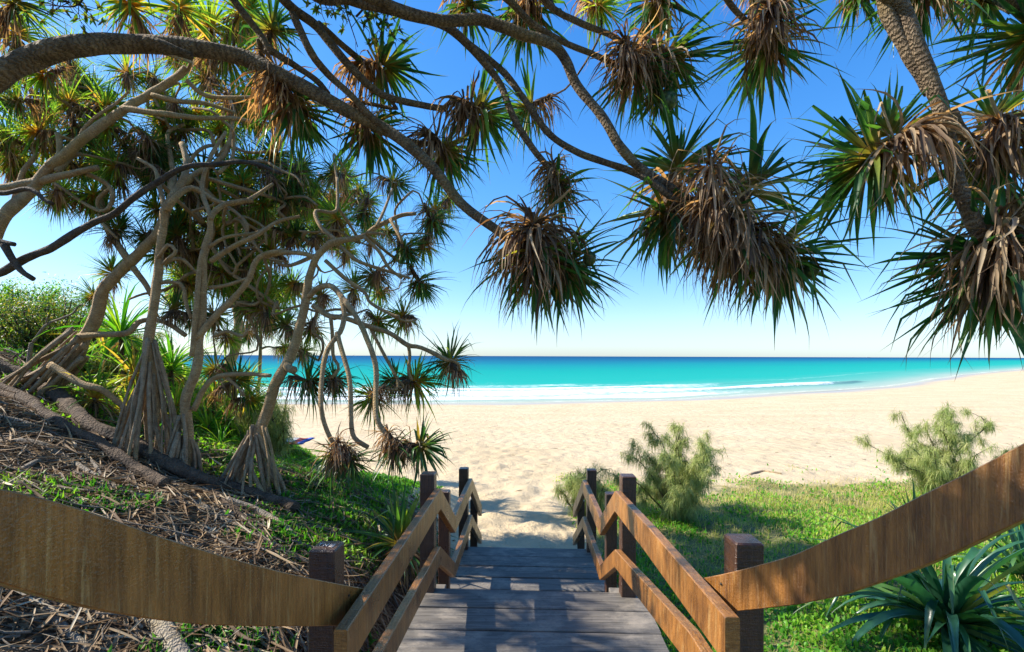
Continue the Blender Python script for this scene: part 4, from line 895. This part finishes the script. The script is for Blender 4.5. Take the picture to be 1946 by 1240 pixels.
twiggy(at(660, -60, 3.6), [(630, 35, 3.7), (655, 25, 3.7), (690, 60, 3.7), (715, 85, 3.7), (735, 60, 3.8), (700, 20, 3.7), (680, 90, 3.8), (610, 10, 3.7)], 'twiggy branch with small oval leaves hanging at the top centre left')
twiggy(at(90, -60, 3.2), [(85, 10, 3.2), (100, 18, 3.2), (125, 8, 3.2), (110, 2, 3.2)], 'small twiggy branch with oval leaves near the top left corner')

# ------------------------------------------------------------------ feathery she-oak bushes
def feathery(P, H, Wd, n, label, seed):
    rng = np.random.default_rng(seed); root = empty('feathery_bush', tuple(P), label, 'bush', 'feathery bushes at the edge of the sand')
    parts, tips = [], []
    for k in range(20):
        a = rng.random() * 6.28; sp = rng.uniform(.1, 1); hh = rng.uniform(.35, 1.0) * (1.05 - .15 * sp)
        e = np.array([math.cos(a) * sp * Wd / 2, math.sin(a) * sp * Wd / 2, hh * H])
        C = catmull([[0, 0, -.1], e * [.35, .35, .45] + rng.normal(0, .08, 3), e * [.8, .8, .8] + rng.normal(0, .09, 3), e], 14)
        parts.append(tube_arrays(C, np.linspace(.022, .005, 14), 6, rough=.15))
        for _ in range(9):
            b = C[rng.integers(3, 14)]; q = b + norm(rng.normal(0, 1, 3) + [e[0] * .8, e[1] * .8, .5]) * rng.uniform(.1, .32) * H / 1.6
            D_ = catmull([b, (b + q) / 2 + rng.normal(0, .02, 3), q], 7); parts.append(tube_arrays(D_, np.linspace(.006, .002, 7), 4)); tips += list(D_[2:])
        tips += list(C[7:])
    V, q, t, uv = join_arrays(parts); link('stems', mk_mesh('stems', V, q, t, M['bark_dark'], uv=uv), root)
    tips = np.array(tips); k = rng.integers(0, len(tips), n); c = tips[k] + rng.normal(0, .02, (n, 3))
    D = rng.normal(0, .75, (n, 3)) + [0, 0, .35]; L = rng.uniform(.10, .24, n)
    tuftr = rng.random(len(tips))[k] * .6 + rng.random(n) * .4
    V, Q, A = strips(c, D, L, rng.uniform(.0045, .008, n), rng.uniform(1.5, 4.5, n), 4, 0, tuftr, rng=rng)
    link('needles', mk_mesh('needles', V, Q, mat=M['needle'], attrs=A), root)
P = hit(1285, 985); feathery(P, 1.5, 1.8, 26000, 'tall feathery grey green bush behind the right railing', 5)
P = hit(1110, 978); feathery(P, .85, 1.05, 9000, 'low feathery bush partly hidden by the far right posts', 6)
P = hit(1818, 955); feathery(P, 1.7, 3.0, 28000, 'wide feathery bush above the right curved plank', 8)
P = hit(520, 868); feathery(P, .95, 1.1, 8000, 'pale feathery bush behind the stout root cone on the left', 9)
P = hit(170, 742) + [-.2, .8, 0]; feathery(P, .9, 1.0, 7000, 'grey green feathery bush among the left understory', 10)

# ------------------------------------------------------------------ ground cover and litter
def scatter(n, x0, x1, y0, y1, wfun, pw=1.6):
    y = y0 + (y1 - y0) * RNG.random(n) ** pw; x = RNG.uniform(x0, x1, n); w = wfun(x, y); k = RNG.random(n) < w; return x[k], y[k]
def cover(name, n, box, wfun, L, wr, mat, droop, up, kind_label, fold=.2, nseg=3, rfun=None, lift=0):
    x, y = scatter(n, *box, wfun); z = ground(x, y); m = len(x)
    ph = RNG.random(m) * 6.28; t = np.abs(RNG.normal(0, up, m)); D = np.stack([np.sin(t) * np.cos(ph), np.sin(t) * np.sin(ph), np.cos(t)], -1)
    s = RNG.uniform(*L, m) * (1 + .04 * np.maximum(y - 5, 0))
    B = np.stack([x, y, z + lift * RNG.random(m)], -1)
    r = None if rfun is None else np.clip(rfun(x, y) + RNG.normal(0, .16, m), 0, 1)
    V, Q, A = strips(B, D, s, s * wr, RNG.uniform(*droop, m), nseg, fold, r)
    tag(link(name, mk_mesh(name, V, Q, mat=M[mat], attrs=A)), kind_label[0], kind_label[1], kind='stuff')
gl = lambda x, y: green(x, y) * (x < 0); gr = lambda x, y: green(x, y) * (x > 0)
patch = lambda x, y: np.clip(.5 + 1.1 * fbm(x * .9, y * .9, 3, 61), 0, 1)
cover('ground_cover', 190000, (.9, 13, 2.0, 13.5), lambda x, y: gr(x, y) * np.clip(1.25 - sstep(4, 9.5, y) * 1.0, .12, 1) * np.clip(patch(x, y) * 1.6, .1, 1), (.03, .065), .62, 'lush', (.3, 1.8), .9, ('low green leafy ground cover on the right of the steps', 'ground cover'), rfun=lambda x, y: .25 + .5 * patch(x, y), lift=.05)
cover('grass', 300000, (.9, 16, 2.0, 15), lambda x, y: gr(x, y) ** 1.5 * np.clip(.25 + sstep(3.5, 8, y), 0, 1) * np.clip(1.25 - .95 * patch(x * 1.7 - 3, y * 1.7), .15, 1), (.05, .13), .07, 'grass', (.5, 2.5), .7, ('yellow green grass between the right bushes and the sand', 'grass'), fold=0, rfun=lambda x, y: np.clip(.26 + .10 * (y - 4) + .3 * patch(x + 4, y), 0, 1))
cover('ground_cover', 110000, (-9, -1.1, 4.2, 13), lambda x, y: gl(x, y), (.035, .075), .6, 'lush', (.3, 1.8), .9, ('bright green leafy ground cover on the left slope beside the steps', 'ground cover'), rfun=lambda x, y: .3 + .5 * patch(x, y), lift=.05)
cover('grass', 60000, (-9, -1.1, 4.2, 13), gl, (.05, .14), .07, 'grass', (.5, 2.5), .7, ('green grass on the left slope beside the steps', 'grass'), fold=0, rfun=lambda x, y: np.clip(.1 + .25 * patch(x + 4, y), 0, 1))
gp = lambda x, y: litterw(x, y) * sstep(.05, .4, fbm(x * 1.1 + 3, y * 1.1, 2, 71) - .12 * (y < 3))
cover('ground_cover', 60000, (-7, -.8, 1.8, 7), gp, (.05, .12), .30, 'lush', (.3, 2.2), .7, ('patches of green sprouts among the dry litter on the left dune', 'ground cover'), rfun=lambda x, y: .2 + .6 * patch(x, y))
# dry litter: leaf straps and twigs lying on the dune
def litter(n, box, L, wr, mat, label, lift, fold=.3, pw=1.3, curl=.3):
    x, y = scatter(n, *box, litterw, pw); m = len(x); z = ground(x, y); e = .05
    gxn = (ground(x + e, y) - z) / e; gyn = (ground(x, y + e) - z) / e
    ph = RNG.normal(.15, 1.1, m) + math.pi * (RNG.random(m) < .5); c, s = np.cos(ph), np.sin(ph)
    D = np.stack([c, s, gxn * c + gyn * s + RNG.normal(.02, .10, m)], -1); s_ = RNG.uniform(*L, m)
    V, Q, A = strips(np.stack([x, y, z + lift * RNG.random(m)], -1), D, s_, s_ * wr * RNG.uniform(.6, 1.4, m), RNG.uniform(-.1, .25, m), 6, fold, None, kink=.1, curl=curl)
    g = ground(V[:, 0], V[:, 1]); V[:, 2] = np.maximum(V[:, 2], g + .002)
    tag(link('leaf_litter', mk_mesh('leaf_litter', V, Q, mat=M[mat], attrs=A)), label, 'leaf litter', kind='stuff')
litter(34000, (-9, -.75, 1.2, 8), (.10, .42), .048, 'litter', 'dry brown strap leaves littering the left dune', .07)
litter(26000, (-9, -.75, 1.2, 8), (.04, .12), .2, 'litter', 'small dry leaf scraps covering the left dune', .05)
def twigs(n, box):
    x, y = scatter(n, *box, litterw, 1.3); parts = []
    for a, b in zip(x, y):
        ph = RNG.normal(.1, .9) + math.pi * (RNG.random() < .5); L = RNG.uniform(.12, .6); w = RNG.uniform(.003, .009)
        Q = [[a + math.cos(ph) * L * t, b + math.sin(ph) * L * t, 0] for t in (0, .4, .7, 1)]; Q = np.array(Q) + RNG.normal(0, .02, (4, 3)); Q[:, 2] = ground(Q[:, 0], Q[:, 1]) + RNG.uniform(.015, .07)
        parts.append(tube_arrays(catmull(Q, 8), np.linspace(w, w * .5, 8), 5, rough=.1))
    V, q, t, uv = join_arrays(parts); tag(link('twig_litter', mk_mesh('twig_litter', V, q, t, M['greywood'], uv=uv)), 'dry grey twigs strewn over the left dune', 'twigs', kind='stuff')
twigs(2600, (-8, -.75, 1.4, 7))

# fallen logs and limbs lying on the ground
def log(name, pix, r0, r1, mat, label, lift=.5, rough=.16, sides=16, cat='log'):
    P = np.array([hit(*p) for p in pix]); n = max(20, int(np.sum(np.linalg.norm(np.diff(P, axis=0), axis=1)) / .035)); n = min(n, 170)
    P[:, 2] += lift * (r0 + r1) / 2; C = catmull(P, n); b = C[0].copy()
    o = tube(name, C - b, np.linspace(r0, r1, n), M[mat], sides, rough=rough, seed=int(pix[0][1]), freq=7); o.location = b
    return tag(o, label, cat)
log('fallen_log', [(-60, 690), (40, 728), (110, 765), (163, 822), (237, 852), (322, 900), (395, 932), (505, 962), (560, 985)], .085, .055, 'log', 'long dark rotten log running down past the root cones', 1.3)
log('fallen_log', [(-60, 738), (0, 752), (60, 780), (118, 822), (190, 858), (250, 900), (315, 935)], .065, .045, 'log', 'second dark log lying just below the long rotten one', 1.3)
log('fallen_limb', [(0, 846), (51, 846), (95, 858), (135, 882), (220, 934), (288, 955), (366, 968), (423, 992), (500, 1032), (560, 1062), (592, 1078)], .028, .022, 'greywood', 'slender grey ringed limb snaking over the litter above the left plank', .9, .06, 12, 'branch')
log('fallen_limb', [(398, 934), (430, 965), (470, 1000), (500, 1015)], .05, .035, 'log', 'short broken piece of bark lying under the dark log', .6, .15, 12, 'branch')
log('fallen_log', [(290, 1180), (320, 1225), (350, 1275)], .055, .055, 'greywood', 'smooth grey log end poking out beneath the left plank', .5, .04, 14)
log('fallen_limb', [(70, 1130), (95, 1180), (150, 1225), (190, 1270)], .03, .018, 'greywood', 'forked dry limb in the shade beneath the left plank', .6, .1, 10, 'branch')
log('driftwood', [(1425, 903), (1450, 897), (1465, 898), (1485, 902)], .03, .02, 'root', 'curved brown driftwood stick on the sand beyond the grass', .6, .15, 8)
LR = [([(0, 800), (60, 812), (110, 835), (170, 880), (200, 925)], .02, 'thin grey limb lying between the two dark logs at the left edge'),
      ([(30, 905), (90, 880), (150, 905), (210, 960), (262, 985)], .017, 'bent thin limb lying above the curved left plank near the green patch'),
      ([(225, 965), (300, 985), (380, 1010), (440, 1050)], .014, 'straight pale stick lying just above the middle of the left plank'),
      ([(430, 960), (480, 975), (540, 1010), (575, 1050)], .03, 'rough curved limb lying left of the near left post'),
      ([(330, 925), (380, 965), (460, 985), (545, 990)], .02, 'thin winding limb lying below the stout root cone')]
for a_, r_, l_ in LR: log('fallen_limb', a_, r_ * 1.2, r_ * .8, 'greywood', l_, 1.3, .1, 10, 'branch')
# curling limb lying behind, from the leaning pine
tF.branch([(95, 690, 5.3), (150, 722, 5.3), (195, 740, 5.3), (235, 775, 5.4), (255, 810, 5.4)], 10, 7, 'branch')
# bleached dead branch sticking up at left
log_ = Tree(tuple(hit(60, 745)), 'bare grey dead branch standing up from the dune left of the leaning pine', 'greywood', None)
log_.root.name = 'dead_branch'; log_.root['category'] = 'branch'
log_.branch([(60, 650, 6.2), (85, 618, 6.2), (115, 605, 6.2), (140, 595, 6.2), (152, 580, 6.2), (170, 583, 6.2)], 4, 2); log_.branch([(88, 615, 6.2), (92, 604, 6.2)], 2, 2)
log_.branch([(60, 650, 6.2), (55, 690, 6.2), (50, 740, 6.2)], 5, 5)
# thin far pine
fp = Tree(tuple(at(492, 735, 11)), 'small distant screw pine with one thin pale trunk in front of the sea', 'bark_far')
z0 = G(fp.base[0], 11.) ; fp.branch([Wp(fp.base[0], 11, z0), (492, 700, 11), (496, 650, 11), (498, 620, 11)], 5, 4, 'trunk')
fp.branch([(495, 665, 11), (510, 660, 11), (530, 663, 11)], 3, 2)
fp.root.location = (fp.base[0], 11, z0)
for ch in fp.root.children: ch.location = Vector((0, 0, fp.base[2] - z0))
fp.base = np.array([fp.base[0], 11, z0])
for x, y, r in ((498, 605, 40), (540, 660, 30), (470, 630, 34), (520, 610, 34)): fp.head(x, y, r, 11)

x, y = scatter(420, -6, 34, 9.5, 34, lambda a, b: np.clip(.55 - green(a, b) + .5 * vnoise(a * .3, b * .9, seed=5), 0, 1), 1.4); m_ = len(x); ph = RNG.random(m_) * 6.28
V, Q, A = strips(np.stack([x, y, ground(x, y) + .012], -1), np.stack([np.cos(ph), np.sin(ph) * .5, .1 + 0 * ph], -1), RNG.uniform(.05, .28, m_), RNG.uniform(.01, .035, m_), np.full(m_, .3), 5, .4, None, curl=.6)
V[:, 2] = np.maximum(V[:, 2], ground(V[:, 0], V[:, 1]) + .003)
tag(link('beach_debris', mk_mesh('beach_debris', V, Q, mat=M['litter'], attrs=A)), 'dry brown scraps of seaweed and leaves scattered on the open sand', 'debris', kind='stuff')
# rock, towel, ships
def rock(px, py, r, label):
    P = hit(px, py); bm = bmesh.new(); bmesh.ops.create_icosphere(bm, subdivisions=4, radius=1)
    for v in bm.verts:
        p = np.array(v.co); k = 1 + .28 * float(vnoise(p[0:1] * 1.7, p[1:2] * 1.7, p[2:3] * 1.7, seed=int(px))[0]) + .08 * float(vnoise(p[0:1] * 5, p[1:2] * 5, p[2:3] * 5, seed=2)[0])
        v.co = Vector((p[0] * r * 1.25 * k, p[1] * r * k, p[2] * r * .75 * k))
    me = bpy.data.meshes.new('rock'); bm.to_mesh(me); bm.free()
    if 'rock' not in M:
        m, nt, out = new_mat('grey_rock'); co = nt.nodes.new('ShaderNodeTexCoord'); n = noise(nt, co.outputs['Object'], 9, 7, .65)
        principled(nt, out, ramp(nt, n, [(.3, (.10, .09, .08)), (.7, (.34, .31, .27))]), .85, bump(nt, n, .8, .05)); M['rock'] = m
    me.materials.append(M['rock']); o = link('rock', me, None, Vector(P + [0, 0, r * .3])); tag(o, label, 'rock')
rock(612, 905, .13, 'grey boulder on the sand edge beyond the left green slope')
def towel():
    P = hit(521, 842); m, nt, out = new_mat('striped_towel'); co = nt.nodes.new('ShaderNodeTexCoord')
    sx_ = nt.nodes.new('ShaderNodeSeparateXYZ'); nt.links.new(co.outputs['Object'], sx_.inputs[0])
    f = math_(nt, 'FRACT', math_(nt, 'MULTIPLY', sx_.outputs[0], 2.2)); principled(nt, out, ramp(nt, f, [(0, (.05, .12, .5)), (.33, (.75, .72, .7)), (.66, (.6, .1, .08))], 'CONSTANT'), .9)
    n = 14; g = np.linspace(-.5, .5, n); A, B = np.meshgrid(g * 1.1, g * .5, indexing='ij'); Zt = .03 + .02 * fbm(A * 4, B * 4, 2, 3)
    i, j = np.meshgrid(np.arange(n - 1), np.arange(n - 1), indexing='ij'); q = np.stack([i * n + j, (i + 1) * n + j, (i + 1) * n + j + 1, i * n + j + 1], -1).reshape(-1, 4)
    V = np.stack([A, B, Zt], -1).reshape(-1, 3); V2 = V - [0, 0, .015]; q2 = q[:, ::-1] + len(V)
    tag(link('beach_towel', mk_mesh('beach_towel', np.vstack([V, V2]), np.vstack([q, q2]), mat=m), None, Vector(P)), 'blue white and red striped towel spread on the sand behind the roots', 'towel')
towel()
def ship(px, d, L, label):
    P = at(px, 0, d); P[2] = -4.3
    root = empty('cargo_ship', tuple(P), label, 'ship', 'ships on the horizon')
    m, nt, out = new_mat('hull_paint'); principled(nt, out, (.12, .16, .22), .6); m2, nt2, out2 = new_mat('superstructure_paint'); principled(nt2, out2, (.7, .72, .74), .6)
    h = L * .07; w = L * .08
    xs = [-.5, -.47, .40, .5]; hw = [.7, 1, 1, .05]; V = []; 
    for x, k in zip(xs, hw): V += [[x * L, -w * k, h], [x * L, w * k, h], [x * L * .97, w * k * .7, -2], [x * L * .97, -w * k * .7, -2]]
    q = [[a * 4 + b, a * 4 + (b + 1) % 4, a * 4 + 4 + (b + 1) % 4, a * 4 + 4 + b] for a in range(3) for b in range(4)] + [[3, 2, 1, 0], [12, 13, 14, 15]]
    link('hull', mk_mesh('hull', V, q, mat=m, smooth=False), root)
    def bx(nm, x0, x1, z0, z1, ww, mm):
        V = [[x, y, z] for x in (x0, x1) for y in (-ww, ww) for z in (z0, z1)]; q = [[0, 1, 3, 2], [4, 6, 7, 5], [0, 4, 5, 1], [2, 3, 7, 6], [0, 2, 6, 4], [1, 5, 7, 3]]
        link(nm, mk_mesh(nm, V, q, mat=mm, smooth=False), root)
    bx('bridge', -.44 * L, -.32 * L, h + .3, h * 2.6, w * .8, m2); bx('funnel', -.40 * L, -.37 * L, h * 2.62, h * 3.3, w * .25, m)
    for k in range(4): bx('cargo_crane', (-.2 + .15 * k) * L, (-.19 + .15 * k) * L, h + .3, h * 2.1, w * .1, m2)
ship(1653, 9000, 75, 'larger cargo ship on the horizon above the breaking wave')
ship(1622, 14000, 62, 'smaller cargo ship on the horizon, left of the larger one')
